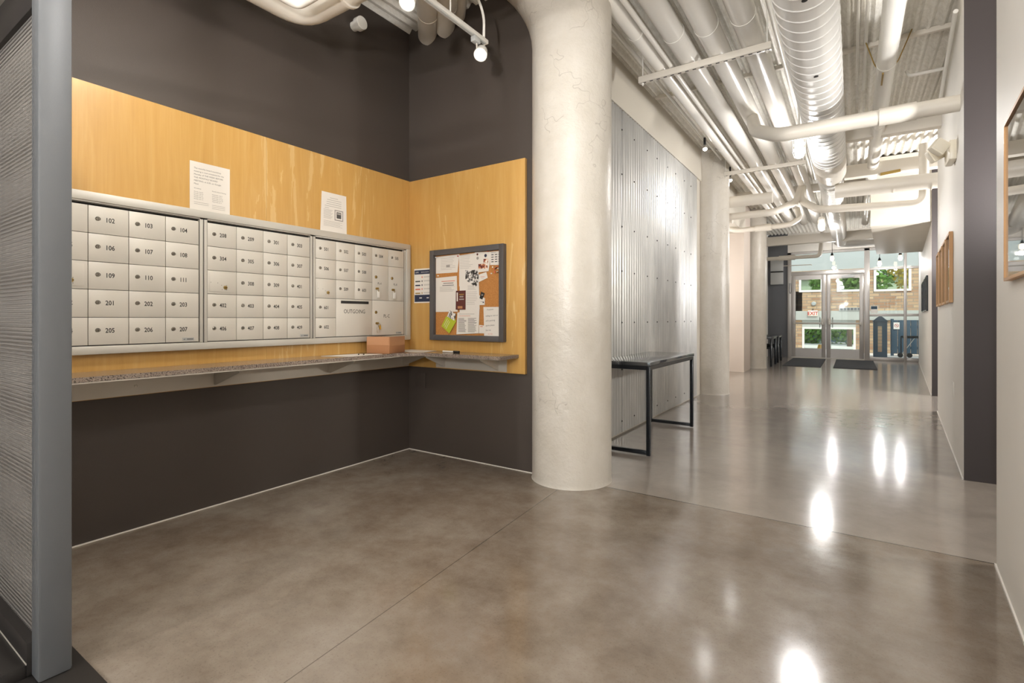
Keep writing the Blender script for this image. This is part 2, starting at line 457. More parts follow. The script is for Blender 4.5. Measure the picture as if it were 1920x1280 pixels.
b = MB().box((-4, -5.1, 0), (4, -5, .3), 'white_wall').box((-4, -5.1, 3.2), (4, -5, CZ + .1), 'white_wall').box((-4, -5.1, .3), (-3.0, -5, 3.2), 'white_wall').box((-.2, -5.1, .3), (4, -5, 3.2), 'white_wall')
struct('wall_back', b)
b = MB()
for x in (-3.0, -2.09, -1.18, -.26): b.box((x, -5.09, .3), (x + .06, -5.01, 3.2), 'storefront')
for z in (.3, 2.2, 3.14): b.box((-3.0, -5.09, z), (-.2, -5.01, z + .06), 'storefront')
w2 = struct('added_rear_window', b); MB().box((-2.98, -5.055, .33), (-.22, -5.05, 3.18), 'glass').build('glass', w2)  # unseen rear window, added to let more daylight in
# dropped soffit
b = MB(); b.prism([(.238, 9.75, 2.6), (wr(9.75), 9.75, 2.6), (wr(14.1), 14.1, 2.6), (.458, 14.1, 2.6)], (0, 0, CZ - 2.6), 'beige_wall')
struct('ceiling_soffit', b)
# end wall round the storefront
b = MB().box((-2.13, DOORY, 0), (-1.6, DOORY + .15, CZ + .05), 'slate_wall').box((-1.6, DOORY, 3.1), (1.7, DOORY + .15, CZ + .05), 'white_wall')
struct('wall_front', b)

# ------------------------------------------------------------------ storefront: window_1 (side lights), door_1, door_2
sf = 'storefront'; Y0, Y1 = DOORY - .03, DOORY + .09
b = MB()
for x0, x1 in ((-1.6, -1.505), (.275, .40), (1.15, 1.21)): b.box((x0, Y0, 0), (x1, Y1, 3.1), sf, .004)
b.box((-1.6, Y0, 3.04), (wr(DOORY), Y1, 3.1), sf); b.box((-1.51, Y0, 2.42), (.28, Y1, 2.53), sf, .004)
for z0, z1 in ((2.49, 2.55), (1.21, 1.28), (0, .09)): b.box((.40, Y0, z0), (1.15, Y1, z1), sf, .004); b.box((1.21, Y0, z0), (wr(DOORY), Y1, z1), sf, .004)
b.box((-1.51, Y0 - .01, -.0), (.28, Y1, .015), 'alu_frame')
wnd = struct('window_1', b)
b = MB()
for x0, x1, z0, z1 in ((.40, 1.15, .09, 1.21), (.40, 1.15, 1.28, 2.49), (.40, 1.15, 2.55, 3.04), (1.21, 1.46, .09, 1.21), (1.21, 1.46, 1.28, 2.49), (1.21, 1.46, 2.55, 3.04), (-1.505, .275, 2.53, 3.04)):
    b.box((x0, DOORY + .025, z0), (x1, DOORY + .031, z1), 'glass')
b.build('glass', wnd)
def door(name, x0, x1, hinge):
    y = DOORY; b = MB(); st = .105
    b.box((x0, y, .02), (x0 + st, y + .045, 2.41), sf, .004); b.box((x1 - st, y, .02), (x1, y + .045, 2.41), sf, .004)
    b.box((x0 + st, y, .02), (x1 - st, y + .045, .28), sf); b.box((x0 + st, y, 2.29), (x1 - st, y + .045, 2.41), sf)
    d = struct(name, b)
    MB().box((x0 + st, y + .02, .28), (x1 - st, y + .026, 2.29), 'glass').build('glass', d)
    b = MB(); b.box((x0 + .06, y - .075, .985), (x1 - .06, y - .035, 1.035), 'alu_frame', .01)
    for xx in (x0 + .05, x1 - .11): b.box((xx, y - .08, .96), (xx + .06, y, 1.06), 'alu_frame', .008)
    b.build('push_bar', d)
    xi = x1 - .08 if hinge < 0 else x0 + .08
    b = MB(); b.box((xi - .035, y - .07, .98), (xi + .035, y, 1.15), 'alu_frame', .008); b.build('latch', d)
    xo = x1 - .15 if hinge < 0 else x0 + .15
    MB().tube([(xo, y + .045, .9), (xo, y + .11, .93), (xo, y + .11, 1.15), (xo, y + .045, 1.18)], .014, 'alu_frame', 10, .03).build('handle', d)
    return d
d1 = door('door_1', -1.50, -.632, -1); d2 = door('door_2', -.622, .27, 1)
b = MB().box((-.25, DOORY - .07, 2.30), (.05, DOORY - .0, 2.37), 'grey_panel', .008).tube([(-.1, DOORY - .06, 2.38), (.2, DOORY - .15, 2.40), (.0, DOORY - .03, 2.43)], .01, 'grey_panel', 8)
b.build('door_closer', d2)
MB().tube([(-1.55, DOORY - .04, 2.2), (-1.555, DOORY - .05, 1.95), (-1.53, DOORY - .05, 1.88), (-1.50, DOORY - .05, 1.95), (-1.515, DOORY - .05, 2.2)], .006, 'black_steel', 6, .03).build('cable', wnd)
b = MB().box((.42, DOORY + .02, 1.30), (.58, DOORY + .024, 1.50), 'plastic_w').box((.43, DOORY + .019, 1.41), (.57, DOORY + .0235, 1.49), 'navy_paint')
b.build('sticker', wnd)

# ------------------------------------------------------------------ concrete columns
def column(x, y, r, label, zf, flare):
    b = MB(); seg = 48; rings = []
    zs = [(0, .005), (.01, .002), (.03, 0), (.5, 0), (1, 0), (1.5, 0), (2, 0), (2.5, 0), (zf, 0)] + [(zf + (CZ - zf) * t, flare * t ** 1.9) for t in (.15, .3, .45, .6, .75, .9, 1.06)]
    for z, e in zs:
        rings.append([b.bm.verts.new((x + math.cos(a) * (r + e * (1 if z < 1 else 1.0 * max(0, -math.cos(a)))), y + math.sin(a) * (r + e * (1 if z < 1 else 1.0 * max(0, -math.cos(a)))), z)) for a in (2 * PI * i / seg for i in range(seg))])
    b.loft(rings, 'plaster'); o = b.build('concrete_column', loc=(x, y, 0)); 
    return tag(o, label, 'column', kind='thing')
column(-1.69, 3.29, .285, 'thick off-white plastered round column with cracks, nearest, at the alcove corner', 3.1, .30)
column(-1.835, 8.26, .275, 'off-white round column at the far end of the corrugated metal wall', 3.15, .2)
column(-1.90, 13.05, .25, 'slim-looking off-white round column farthest away, before the black bar tables', 3.2, .15)

# ------------------------------------------------------------------ corrugated cladding
cl = thing('corrugated_cladding', 'silver corrugated metal sheets screwed to the corridor wall behind the black table', 'wall cladding', (CX, 5.7, 0))
def sheet(y0, y1, off, z0):
    b = MB(); k = b.mi('corrugated'); n = int((y1 - y0) / .0068); P = .068
    A = []; B_ = []
    for i in range(n + 1):
        y = y0 + (y1 - y0) * i / n; x = CX + .014 + off + .009 * math.sin(2 * PI * y / P)
        A.append(b.bm.verts.new((x, y, z0))); B_.append(b.bm.verts.new((x, y, 3.225)))
    for i in range(n): b.face([A[i], A[i + 1], B_[i + 1], B_[i]], k, True)
    # rear skin gives the sheet its thickness
    C_ = [b.bm.verts.new((v.co.x - .0012, v.co.y, v.co.z)) for v in A]; D_ = [b.bm.verts.new((v.co.x - .0012, v.co.y, v.co.z)) for v in B_]
    for i in range(n): b.face([C_[i + 1], C_[i], D_[i], D_[i + 1]], k, True)
    b.build('sheet', cl)
ys = [3.3, 4.03, 4.78, 5.50, 6.25, 6.97, 7.72]
for i in range(len(ys) - 1):
    sheet(ys[i], ys[i + 1] + (.05 if i < 5 else 0), .0 if i % 2 else .0022, .02)
zrows = [3.02, 2.58, 2.06, 1.62, 1.11, .645, .135]
for zi, z in enumerate(zrows):
    for i in range(1, len(ys) - 1):
        for dy in (0.02, .36):
            y = ys[i] + dy
            y = round(y / .068 - .25) * .068 + .017
            if y > 7.6: continue
            MB().prof((CX + .024, y, z), (1, 0, 0), [(.009, 0), (.009, .0015), (.006, .006), (.002, .0065)], 'joint_gap', 8).build('screw', cl)

# ------------------------------------------------------------------ plywood boards
o = MB().box((WX, .615, .735), (WX + .028, 1.879, 2.35), 'maple').box((WX, 1.880, .735), (WX + .028, 2.661, 2.35), 'maple').box((WX, 2.662, .735), (WX + .028, EY - .002, 2.35), 'maple').build('plywood_panel', loc=(WX, 1.7, .735))
tag(o, 'long maple plywood panel on the dark wall behind the mailboxes', 'wall panel')
o = MB().box((WX + .03, EY - .03, .735), (-2.02, EY, 2.345), 'maple', .001).build('plywood_panel', loc=(-2.6, EY, .735))
tag(o, 'short maple plywood panel behind the cork notice board, beside the column', 'wall panel')

# ------------------------------------------------------------------ mailboxes
MX = WX + .03            # back of mailbox trim
FX = MX + .022           # door faces
def xz(y, z, d=0.): return (FX + d, y, z)
U, V = (0, 1, 0), (0, 0, 1)
def lockp(parent, y, z, r=.0075, m='lock', slot=True):
    b = MB().prof((FX + .003, y, z), (1, 0, 0), [(r * 1.3, 0), (r * 1.3, .001), (r, .003), (r * .9, .004)], m, 16)
    b.box((FX + .0072, y - .0011, z - .005), (FX + .0078, y + .0011, z + .005), 'engrave')
    # stamped arc over the key way
    for a in range(-30, 211, 30):
        a1, a2 = math.radians(a), math.radians(a + 30)
        R1, R2 = r * 1.36, r * 1.55
        b.quad([(FX + .0034, y + R * math.cos(t), z + R * math.sin(t)) for R, t in ((R1, a1), (R2, a1), (R2, a2), (R1, a2))], 'engrave')
    return b.build('lock', parent)
def mdoor(unit, y0, y1, z0, z1, txt=None, lock=None, kind='tenant'):
    g = .0014; b = MB()
    b.box((MX + .004, y0 + g, z0 + g), (FX + .003, y1 - g, z1 - g), 'alu', .0008)
    f = FX + .0034
    if kind == 'tenant' and txt:
        b.text(txt, (f, y0 + .071, (z0 + z1) / 2 - .008), U, V, .0245, 'engrave', 'LEFT', .80, .0006)
    if kind == 'parcel':
        b.text(txt, (f, y0 + .056, z1 - .156), U, V, .018, 'engrave', 'LEFT', .85)
    if kind == 'parcel_big':
        b.text(txt, (f, y0 + .118, z1 - .140), U, V, .028, 'engrave', 'LEFT', .85)
    if kind == 'out':
        b.text(txt, (f, (y0 + y1) / 2, z1 - .108), U, V, .032, 'engrave', 'CENTER', .85)
        b.box((f - .0005, y0 + .045, z1 - .034), (f + .0006, y1 - .036, z1 - .013), 'engrave')
    d = b.build('door', unit)
    if kind == 'tenant' and txt: lockp(d, y0 + .040, (z0 + z1) / 2 + .005)
    if kind.startswith('parcel'): lockp(d, y0 + .04, z1 - .098, .009, 'brass'); 
    return d
def usps(unit, y0, y1, z0, z1):
    b = MB(); g = .0014
    b.box((MX + .004, y0 + g, z0 + g), (FX + .003, y1 - g, z1 - g), 'alu', .0008)
    b.box((FX + .003, y0 + .012, z0 + .014), (FX + .005, y1 - .016, z1 - .014), 'alu', .0009)
    for dy, dz in ((.02, .07), (.06, .068), (.082, .055), (.112, .055), (.085, .028), (.112, .028)):
        b.prof((FX + .004, y0 + dy, z0 + dz), (1, 0, 0), [(.0022, 0), (.0015, .0018)], 'engrave', 8)
    d = b.build('door', unit)
    b = MB().prof((FX + .005, y0 + .104, z0 + .042), (1, 0, 0), [(.0115, 0), (.011, .004), (.008, .005)], 'brass', 16)
    b.box((FX + .0098, y0 + .095, z0 + .0405), (FX + .0105, y0 + .113, z0 + .0435), 'engrave'); b.build('lock', d)
def unit(label, y0, y1, loc):
    u = thing('mailbox_unit', label, 'mailbox', loc, 'mailbox units in the aluminium wall frame')
    b = MB(); b.box((MX, y0, 1.012), (MX + .004, y1, 1.742), 'engrave')
    for a, c in ((y0, y0 + .022), (y1 - .022, y1)): b.box((MX, a, 1.0), (FX + .004, c, 1.752), 'alu_frame', .002)
    b.box((MX, y0, 1.735), (FX + .004, y1, 1.752), 'alu_frame', .002); b.box((MX, y0, 1.0), (FX + .004, y1, 1.012), 'alu_frame', .002)
    b.build('unit_frame', u); return u
ZR = [1.724, 1.583, 1.440, 1.298, 1.156, 1.014]
# surround trim
sr = MB()
for a, c in (((MX, .62, 1.745), (FX + .012, 3.165, 1.79)), ((MX, .62, .968), (FX + .012, 3.165, 1.008)), ((MX, 3.117, 1.0), (FX + .012, 3.165, 1.75)), ((MX, .62, 1.0), (FX + .012, .68, 1.75))):
    sr.box(a, c, 'alu_frame', .003)
o = sr.build('mailbox_surround', loc=(MX, 1.9, .968)); tag(o, 'wide aluminium trim running around all the mailboxes on the plywood', 'frame')
u1 = unit('leftmost mailbox unit with doors 102 to 207', .70, 1.474, (MX, 1.08, 1.0))
cols = [.756, .928, 1.101, 1.275, 1.449]
T = [['101', '102', '103', '104'], ['105', '106', '107', '108'], [None, '109', '110', '111'], ['112', '201', '202', '203'], ['204', '205', '206', '207']]
for r in range(5):
    for c in range(4):
        if T[r][c]: mdoor(u1, cols[c], cols[c + 1], ZR[r + 1], ZR[r], T[r][c])
        else: usps(u1, cols[c], cols[c + 1], ZR[r + 1], ZR[r])
u2 = unit('middle mailbox unit with doors 208 to 409', 1.476, 2.207, (MX, 1.84, 1.0))
cols = [1.496, 1.669, 1.842, 2.013, 2.185]
T = [['208', '209', '301', '303'], ['304', '305', '306', '307'], [None, '308', '309', '401'], ['402', '403', '404', '405'], ['406', '407', '408', '409']]
for r in range(5):
    for c in range(4):
        if T[r][c]: mdoor(u2, cols[c], cols[c + 1], ZR[r + 1], ZR[r], T[r][c])
        else: usps(u2, cols[c], cols[c + 1], ZR[r + 1], ZR[r])
u3 = unit('rightmost mailbox unit with the OUTGOING slot and parcel lockers', 2.209, 3.116, (MX, 2.66, 1.0))
cols = [2.230, 2.403, 2.575, 2.747, 2.919, 3.093]
T = [['501', '502', '503', '504', '505'], ['506', '507', '508'], [None, '509', '603'], ['601'], ['602']]
for r in range(5):
    for c in range(len(T[r])):
        if T[r][c]: mdoor(u3, cols[c], cols[c + 1], ZR[r + 1], ZR[r], T[r][c])
        else: usps(u3, cols[c], cols[c + 1], ZR[r + 1], ZR[r])
mdoor(u3, cols[1], cols[3], ZR[5], ZR[3], 'OUTGOING', kind='out')
mdoor(u3, cols[3], cols[4], ZR[3], ZR[1], 'PL-A', kind='parcel'); mdoor(u3, cols[4], cols[5], ZR[3], ZR[1], 'PL-B', kind='parcel')
mdoor(u3, cols[3], cols[5], ZR[5], ZR[3], 'PL-C', kind='parcel_big')
for u, y in ((u1, 1.36), (u2, 2.11), (u3, 3.0)):
    b = MB().box((FX + .0032, y, 1.022), (FX + .0042, y + .062, 1.040), 'grey_panel').text('4P', (FX + .0046, y + .006, 1.026), U, V, .008, 'engrave').box((FX + .0042, y + .024, 1.029), (FX + .0044, y + .058, 1.033), 'engrave')
    b.build('maker_plate', u)
for y, z, lab in ((2.790, 1.392, 'key with clear tag hanging in parcel locker PL-A'), (2.962, 1.390, 'key with clear tag hanging in parcel locker PL-B'), (2.79, 1.112, 'key ring with yellow-capped keys in parcel locker PL-C')):
    k = thing('locker_key', lab, 'key', (FX + .003, y, z), 'keys hanging in the parcel lockers')
    b = MB().prof((FX + .003, y, z), (1, 0, 0), [(.009, 0), (.009, .006), (.003, .007), (.003, .018)], 'brass', 12).box((FX + .018, y - .012, z - .006), (FX + .021, y + .012, z + .008), 'brass', .002); b.build('key', k)
    if 'PL-C' in lab:
        MB().tube([(FX + .02, y + .0, z), (FX + .028, y + .022, z - .006), (FX + .022, y + .03, z - .03), (FX + .02, y + .01, z - .035), (FX + .02, y, z)], .0015, 'brass', 6, .01).box((FX + .016, y + .018, z - .05), (FX + .02, y + .034, z - .015), 'yellow', .002).box((FX + .016, y - .004, z - .075), (FX + .02, y + .008, z - .03), 'plastic_w', .002).build('key_fob', k)
    else:
        MB().box((FX + .012, y - .002, z - .075), (FX + .018, y + .026, z - .02), 'plastic_w', .003).box((FX + .02, y + .006, z - .025), (FX + .022, y + .01, z), 'brass').build('key_fob', k)

# ------------------------------------------------------------------ papers
def paper_on_left(y0, y1, z0, z1, label, rows, extra=None, skew=0.):
    b = MB(); x = WX + .0285; k = b.mi('paper')
    b.prism([(x, y0 - skew, z0), (x, y1 + skew * .4, z0), (x, y1, z1), (x, y0, z1)], (.0012, 0, 0), 'paper')
    for t, y, z, s, mt in rows: b.text(t, (x + .0016, y, z), U, V, s, mt)
    if extra: extra(b, x + .0016)
    o = b.build('paper_notice', loc=(x, (y0 + y1) / 2, z0)); return tag(o, label, 'notice', 'notices taped above the mailboxes')
rows = [(t, 1.433, 2.036 - i * .0185, .0092, 'ink') for i, t in enumerate(['The monthly board workshop', 'meeting is now scheduled for the', 'Monday of THE WEEK BEFORE', 'THE MONTHLY BOARD', 'MEETING, at 6:30, on Google', 'Meet'])]
rows += [('Workshop:', 1.433, 1.918, .0065, 'ink')] + [('Monday, %s' % d, 1.433, 1.898 - i * .0105, .0056, 'ink') for i, d in enumerate(('Aug 26', 'Sept 23', 'Oct 21', 'Nov 18', 'Dec 16'))]
rows += [('Monthly Board Meeting:', 1.535, 1.918, .0062, 'ink')] + [('Wednesday, %s' % d, 1.535, 1.898 - i * .0105, .0056, 'ink') for i, d in enumerate(('Sept 4', 'Oct 2', 'Oct 30', 'Nov 27', 'Jan 2'))]
def lines1(b, x):
    for z in (1.838, 1.828): b.box((x, 1.433, z), (x + .0002, 1.515, z + .002), 'ink_light')
    for z in (1.835, 1.825, 1.815): b.box((x, 1.535, z), (x + .0002, 1.612, z + .002), 'ink_light')
paper_on_left(1.411, 1.641, 1.785, 2.078, 'larger white board meeting notice above the left mailbox doors', rows, lines1)
def lines2(b, x):
    for i, (a, c) in enumerate(((2.37, 2.44), (2.345, 2.47), (2.34, 2.47), (2.34, 2.47), (2.325, 2.47), (2.325, 2.36))):
        z = 2.045 - i * .0155; b.box((x, a, z), (x + .0002, c, z + .003), 'ink_light')
    b.box((x, 2.41, 1.885), (x + .0002, 2.487, 1.965), 'ink_light'); b.box((x + .0002, 2.418, 1.893), (x + .0004, 2.479, 1.957), 'paper'); b.box((x + .0004, 2.428, 1.903), (x + .0006, 2.469, 1.95), 'ink')
    b.box((x + .0006, 2.432, 1.932), (x + .0008, 2.465, 1.945), 'ink_light')
    for i in range(9): b.box((x, 2.315, 1.955 - i * .008), (x + .0002, 2.395 - (i % 3) * .008, 1.957 - i * .008), 'ink_light')
    for i in range(5): b.box((x, 2.315, 1.872 - i * .009), (x + .0002, 2.48 - (i % 2) * .02, 1.874 - i * .009), 'ink_light')
paper_on_left(2.300, 2.516, 1.79, 2.084, 'smaller white notice with a framed dark picture, above door 501', [], lines2, skew=.012)

# ------------------------------------------------------------------ cork notice board
BY = EY - .03
nb = thing('notice_board', 'cork notice board with dark grey frame on the short plywood panel', 'notice board', (-2.56, BY, .972))
b = MB(); x0, x1, z0, z1, fw = -2.938, -2.186, .972, 1.718, .058
b.box((x0, BY - .045, z0), (x0 + fw * .72, BY, z1), 'board_frame', .003); b.box((x1 - fw * .72, BY - .045, z0), (x1, BY, z1), 'board_frame', .003)
b.box((x0 + fw * .72, BY - .045, z0), (x1 - fw * .72, BY, z0 + fw * .75), 'board_frame', .003); b.box((x0 + fw * .72, BY - .045, z1 - fw * .75), (x1 - fw * .72, BY, z1), 'board_frame', .003)
b.build('frame', nb)
MB().box((x0 + .03, BY - .012, z0 + .03), (x1 - .03, BY - .001, z1 - .03), 'cork').build('cork_sheet', nb)
CY = BY - .0125
UX, VZ = (1, 0, 0), (0, 0, 1)
def pinned(name, pts, label, mat='paper', lay=0, fn=None, cat='paper'):
    y = CY - lay * .0022; b = MB()
    b.prism([(x, y, z) for x, z in pts], (0, -.0012, 0), mat)
    if fn: fn(b, y - .0016)
    cx = sum(p[0] for p in pts) / len(pts); cz = min(p[1] for p in pts)
    o = b.build(name, loc=(cx, y, cz)); return tag(o, label, cat, 'papers pinned on the notice board')
def ln(b, y, x0, x1, z, h=.002, m='ink_light'): b.box((x0, y, z), (x1, y + .0002, z + h), m)
def block(b, y, x0, x1, z0, z1, n, m='ink_light', seed=1, h=.0022):
    r = random.Random(seed)
    for i in range(n): ln(b, y, x0, x1 - r.random() * (x1 - x0) * .3, z1 - (z1 - z0) * i / n, h, m)
pinned('pinned_paper', [(-2.893, 1.525), (-2.66, 1.525), (-2.64, 1.67), (-2.893, 1.665)], 'white page of faint lines in the top left corner of the cork', lay=0,
       fn=lambda b, y: (block(b, y, -2.84, -2.68, 1.54, 1.645, 8, 'ink_light', 3), ln(b, y, -2.78, -2.74, 1.572, .018)))
pinned('pinned_paper', [(-2.640, 1.41), (-2.475, 1.44), (-2.475, 1.668), (-2.640, 1.660)], 'tall white page right of the top left page on the cork', lay=1,
       fn=lambda b, y: block(b, y, -2.63, -2.50, 1.54, 1.655, 9, 'ink_light', 5))
pinned('pinned_paper', [(-2.893, 1.205), (-2.656, 1.206), (-2.665, 1.496), (-2.893, 1.489)], 'white page with three bold heading lines below the top left page', lay=1,
       fn=lambda b, y: ([ln(b, y, a, c, z, .005, 'ink_orange' if i == 0 else 'ink') for i, (a, c, z) in enumerate(((-2.83, -2.685, 1.455), (-2.81, -2.70, 1.438), (-2.82, -2.695, 1.421)))], block(b, y, -2.85, -2.68, 1.365, 1.41, 5)))
pinned('pinned_paper', [(-2.633, 1.196), (-2.43, 1.223), (-2.442, 1.535), (-2.633, 1.528)], 'white page behind the maroon flyer in the middle of the cork', lay=2,
       fn=lambda b, y: (block(b, y, -2.55, -2.46, 1.37, 1.41, 4), block(b, y, -2.56, -2.45, 1.25, 1.36, 8, seed=4)))
pinned('pinned_paper', [(-2.665, 1.022), (-2.44, 1.034), (-2.430, 1.223), (-2.655, 1.198)], 'white two-column list at the bottom centre of the cork', lay=3,
       fn=lambda b, y: (block(b, y, -2.645, -2.56, 1.035, 1.15, 14, 'ink', 2, .003), block(b, y, -2.545, -2.455, 1.035, 1.15, 14, 'ink', 8, .003), ln(b, y, -2.64, -2.48, 1.185, .003), ln(b, y, -2.64, -2.52, 1.17, .003, 'ink_orange')))
pinned('flyer', [(-2.671, 1.222), (-2.570, 1.221), (-2.568, 1.375), (-2.668, 1.375)], 'narrow maroon printed flyer in the middle of the cork board', 'photo_red', 4,
       lambda b, y: (b.box((-2.66, y, 1.29), (-2.648, y + .0002, 1.36), 'paper'), ln(b, y, -2.635, -2.585, 1.34, .008, 'brass'), ln(b, y, -2.63, -2.59, 1.32, .012, 'ink_light'), ln(b, y, -2.635, -2.585, 1.30, .01, 'ink_light'), ln(b, y, -2.65, -2.60, 1.23, .02, 'cardboard')), 'flyer')
pinned('flyer', [(-2.475, 1.511), (-2.341, 1.518), (-2.318, 1.666), (-2.475, 1.673)], 'white menu-like flyer with small colour photos at the top of the cork', 'paper', 3,
       lambda b, y: (b.box((-2.44, y, 1.54), (-2.35, y + .0002, 1.578), 'colour'), b.box((-2.39, y, 1.585), (-2.345, y + .0002, 1.615), 'colour'), b.prof((-2.37, y, 1.64), (0, -1, 0), [(.013, 0), (.012, .0004)], 'navy', 12), b.prof((-2.45, y, 1.655), (0, -1, 0), [(.009, 0), (.008, .0004)], 'photo_red', 12), b.prof((-2.448, y, 1.625), (0, -1, 0), [(.012, 0), (.011, .0004)], 'ink_light', 12)), 'flyer')
def tearoff(b, y):
    for i in range(4):
        for j in range(3): ln(b, y, -2.318 + j * .034, -2.295 + j * .034, 1.585 + i * .018, .006, 'engrave')
    b.text('Apartments', (-2.318, y, 1.655), UX, VZ, .007, 'ink')
pinned('flyer', [(-2.330, 1.564), (-2.225, 1.560), (-2.225, 1.667), (-2.330, 1.667)], 'white tear-off flyer in the top right corner of the cork', 'paper', 1, tearoff, 'flyer')
pinned('photo_cutout', [(-2.570, 1.539), (-2.448, 1.533), (-2.44, 1.45), (-2.455, 1.41), (-2.48, 1.395), (-2.50, 1.42), (-2.53, 1.436), (-2.57, 1.46)], 'black and white photo cut-out below the colour photo flyer', 'mono', 4, None, 'photo')
pinned('business_card', [(-2.436, 1.437), (-2.351, 1.467), (-2.365, 1.512), (-2.454, 1.492)], 'white card tilted below the colour photo flyer', 'paper', 2, lambda b, y: (ln(b, y, -2.42, -2.38, 1.475, .003, 'ink_orange'), ln(b, y, -2.415, -2.385, 1.465, .002)), 'card')
pinned('business_card', [(-2.428, 1.309), (-2.401, 1.299), (-2.377, 1.346), (-2.412, 1.361)], 'small black card tilted on the right of the centre page', 'engrave', 4, lambda b, y: ln(b, y, -2.41, -2.392, 1.33, .008, 'ink_light'), 'card')
pinned('business_card', [(-2.438, 1.256), (-2.379, 1.256), (-2.377, 1.309), (-2.436, 1.335)], 'small white card just under the tilted black card', 'paper', 3, lambda b, y: (ln(b, y, -2.42, -2.39, 1.28, .003), ln(b, y, -2.398, -2.386, 1.272, .01, 'navy')), 'card')
pinned('leaflet', [(-2.739, 1.028), (-2.665, 1.128), (-2.69, 1.16), (-2.774, 1.167), (-2.825, 1.087)], 'lime green leaflet hanging tilted at the lower left of the cork', 'lime', 4,
       lambda b, y: [b.prism([(-2.80 + .012 * i, y, 1.092 - .012 * i), (-2.798 + .012 * i, y, 1.090 - .012 * i), (-2.758 + .012 * i, y, 1.148 - .012 * i), (-2.76 + .012 * i, y, 1.150 - .012 * i)], (0, .0002, 0), 'paper') for i in range(3)], 'leaflet')
pinned('photo_cutout', [(-2.761, 1.167), (-2.684, 1.133), (-2.665, 1.187), (-2.735, 1.218)], 'small dark picture at the top of the lime green leaflet', 'mono', 5, None, 'photo')
def hand(b, y):
    for i, t in enumerate(('If anyone', 'willing to rent or', 'sell a parking', 'space please', 'See me')):
        b.text(t, (-2.372 + (.012 if i == 0 else 0), y, 1.213 - i * .037 - (.012 if i else 0)), (1, 0, .06), (.18, 0, 1), .0125, 'ink')
    b.text('612 555', (-2.35, y, 1.026), (1, 0, 0), (.2, 0, 1), .010, 'ink_orange')
pinned('handwritten_note', [(-2.385, 1.016), (-2.225, 1.014), (-2.225, 1.239), (-2.392, 1.240)], 'white handwritten note in the lower right corner of the cork', 'paper', 2, hand, 'note')
pinned('pinned_paper', [(-2.44, 1.034), (-2.383, 1.034), (-2.38, 1.095), (-2.436, 1.10)], 'small white slip left of the handwritten note', lay=1, fn=lambda b, y: ln(b, y, -2.425, -2.40, 1.085, .005, 'ink_orange'))
r = random.Random(3)
pinpos = [(-2.30 + r.random() * .068, 1.50 + r.random() * .055, ('ink_orange', 'photo_red', 'brass', 'plastic_w')[i % 4]) for i in range(13)]
pinpos += [(-2.862, 1.505, 'plastic_w'), (-2.648, 1.655, 'red'), (-2.345, 1.672, 'red'), (-2.886, 1.660, 'plastic_w'), (-2.312, 1.498, 'plastic_w')]
for i, (x, z, mt) in enumerate(pinpos):
    y = CY - .008
    o = MB().prof((x, y + .007, z), (0, -1, 0), [(.0012, 0), (.0012, .004), (.0045, .0045), (.003, .007), (.0055, .011), (.0052, .013)], mt, 10).build('push_pin', loc=(x, y, z))
    if i < 13: tag(o, 'push pin in the red and orange cluster under the tear-off flyer', 'push pin', 'spare push pins on the cork')
    else: tag(o, ('white push pin in the bare cork strip under the top left page', 'red push pin between the two top left pages', 'dark red push pin above the round blue logo on the photo flyer', 'white push pin at the very top left corner of the cork', 'white push pin alone left of the pin cluster')[i - 13], 'push pin', 'push pins holding papers')
# poster left of the board
b = MB(); y = BY - .0005
b.prism([(x, y, z) for x, z in ((-3.157, 1.284), (-2.93, 1.284), (-2.93, 1.578), (-3.157, 1.578))], (0, -.0012, 0), 'paper')
y -= .0016
ln(b, y, -3.152, -2.93, 1.530, .036, 'navy'); ln(b, y, -3.152, -2.93, 1.294, .060, 'navy')
b.text('USPS', (-3.142, y - .0003, 1.541), UX, VZ, .013, 'paper'); b.text('SERVICE UPDATE', (-3.075, y - .0003, 1.543), UX, VZ, .0085, 'paper')
for i, mt in enumerate(('ink_orange', 'ink', 'navy', 'ink_orange', 'brass')):
    z = 1.510 - i * .034
    if i: ln(b, y, -3.143, -3.085, z - .012, .011, mt)
    ln(b, y, -3.069, -3.059, z - .012, .014, mt); ln(b, y, -3.045, -2.955, z - .002, .0025, 'ink_light'); ln(b, y, -3.045, -2.965, z - .008, .0025, 'ink_light')
ln(b, y - .0003, -3.095, -3.065, 1.323, .008, 'paper'); ln(b, y - .0003, -3.01, -2.985, 1.323, .008, 'paper')
o = b.build('poster', loc=(-3.05, BY, 1.284)); tag(o, 'small white poster with navy bands, left of the cork notice board', 'poster')

# ------------------------------------------------------------------ granite ledge with brackets
ZL = .88; FXL = -2.93; FYL = 2.93
lg = thing('granite_ledge', 'narrow granite writing ledge wrapping the corner below the mailboxes', 'shelf', (WX + .15, 1.9, .735))
poly = [(WX + .03, .66), (FXL, .66), (FXL, 2.76), (-2.80, FYL), (-2.075, FYL), (-2.075, EY - .03), (WX + .03, EY - .03)]
b = MB(); b.prism([(x, y, ZL - .024) for x, y in poly], (0, 0, .024), 'granite'); b.build('worktop', lg)
b = MB()
b.box((WX + .0285, .66, .738), (WX + .033, EY - .035, ZL - .026), 'bracket'); b.prism([(x, y, ZL - .029) for x, y in ((WX + .03, .66), (FXL + .012, .66), (FXL + .012, 2.9), (WX + .03, 2.9))], (0, 0, .004), 'bracket')
b.build('support_rail', lg)
b = MB(); b.box((-2.90, EY - .036, .742), (-2.18, EY - .031, ZL - .026), 'bracket'); b.box((-2.90, FYL + .012, ZL - .029), (-2.09, EY - .031, ZL - .025), 'bracket'); b.build('support_rail', lg)
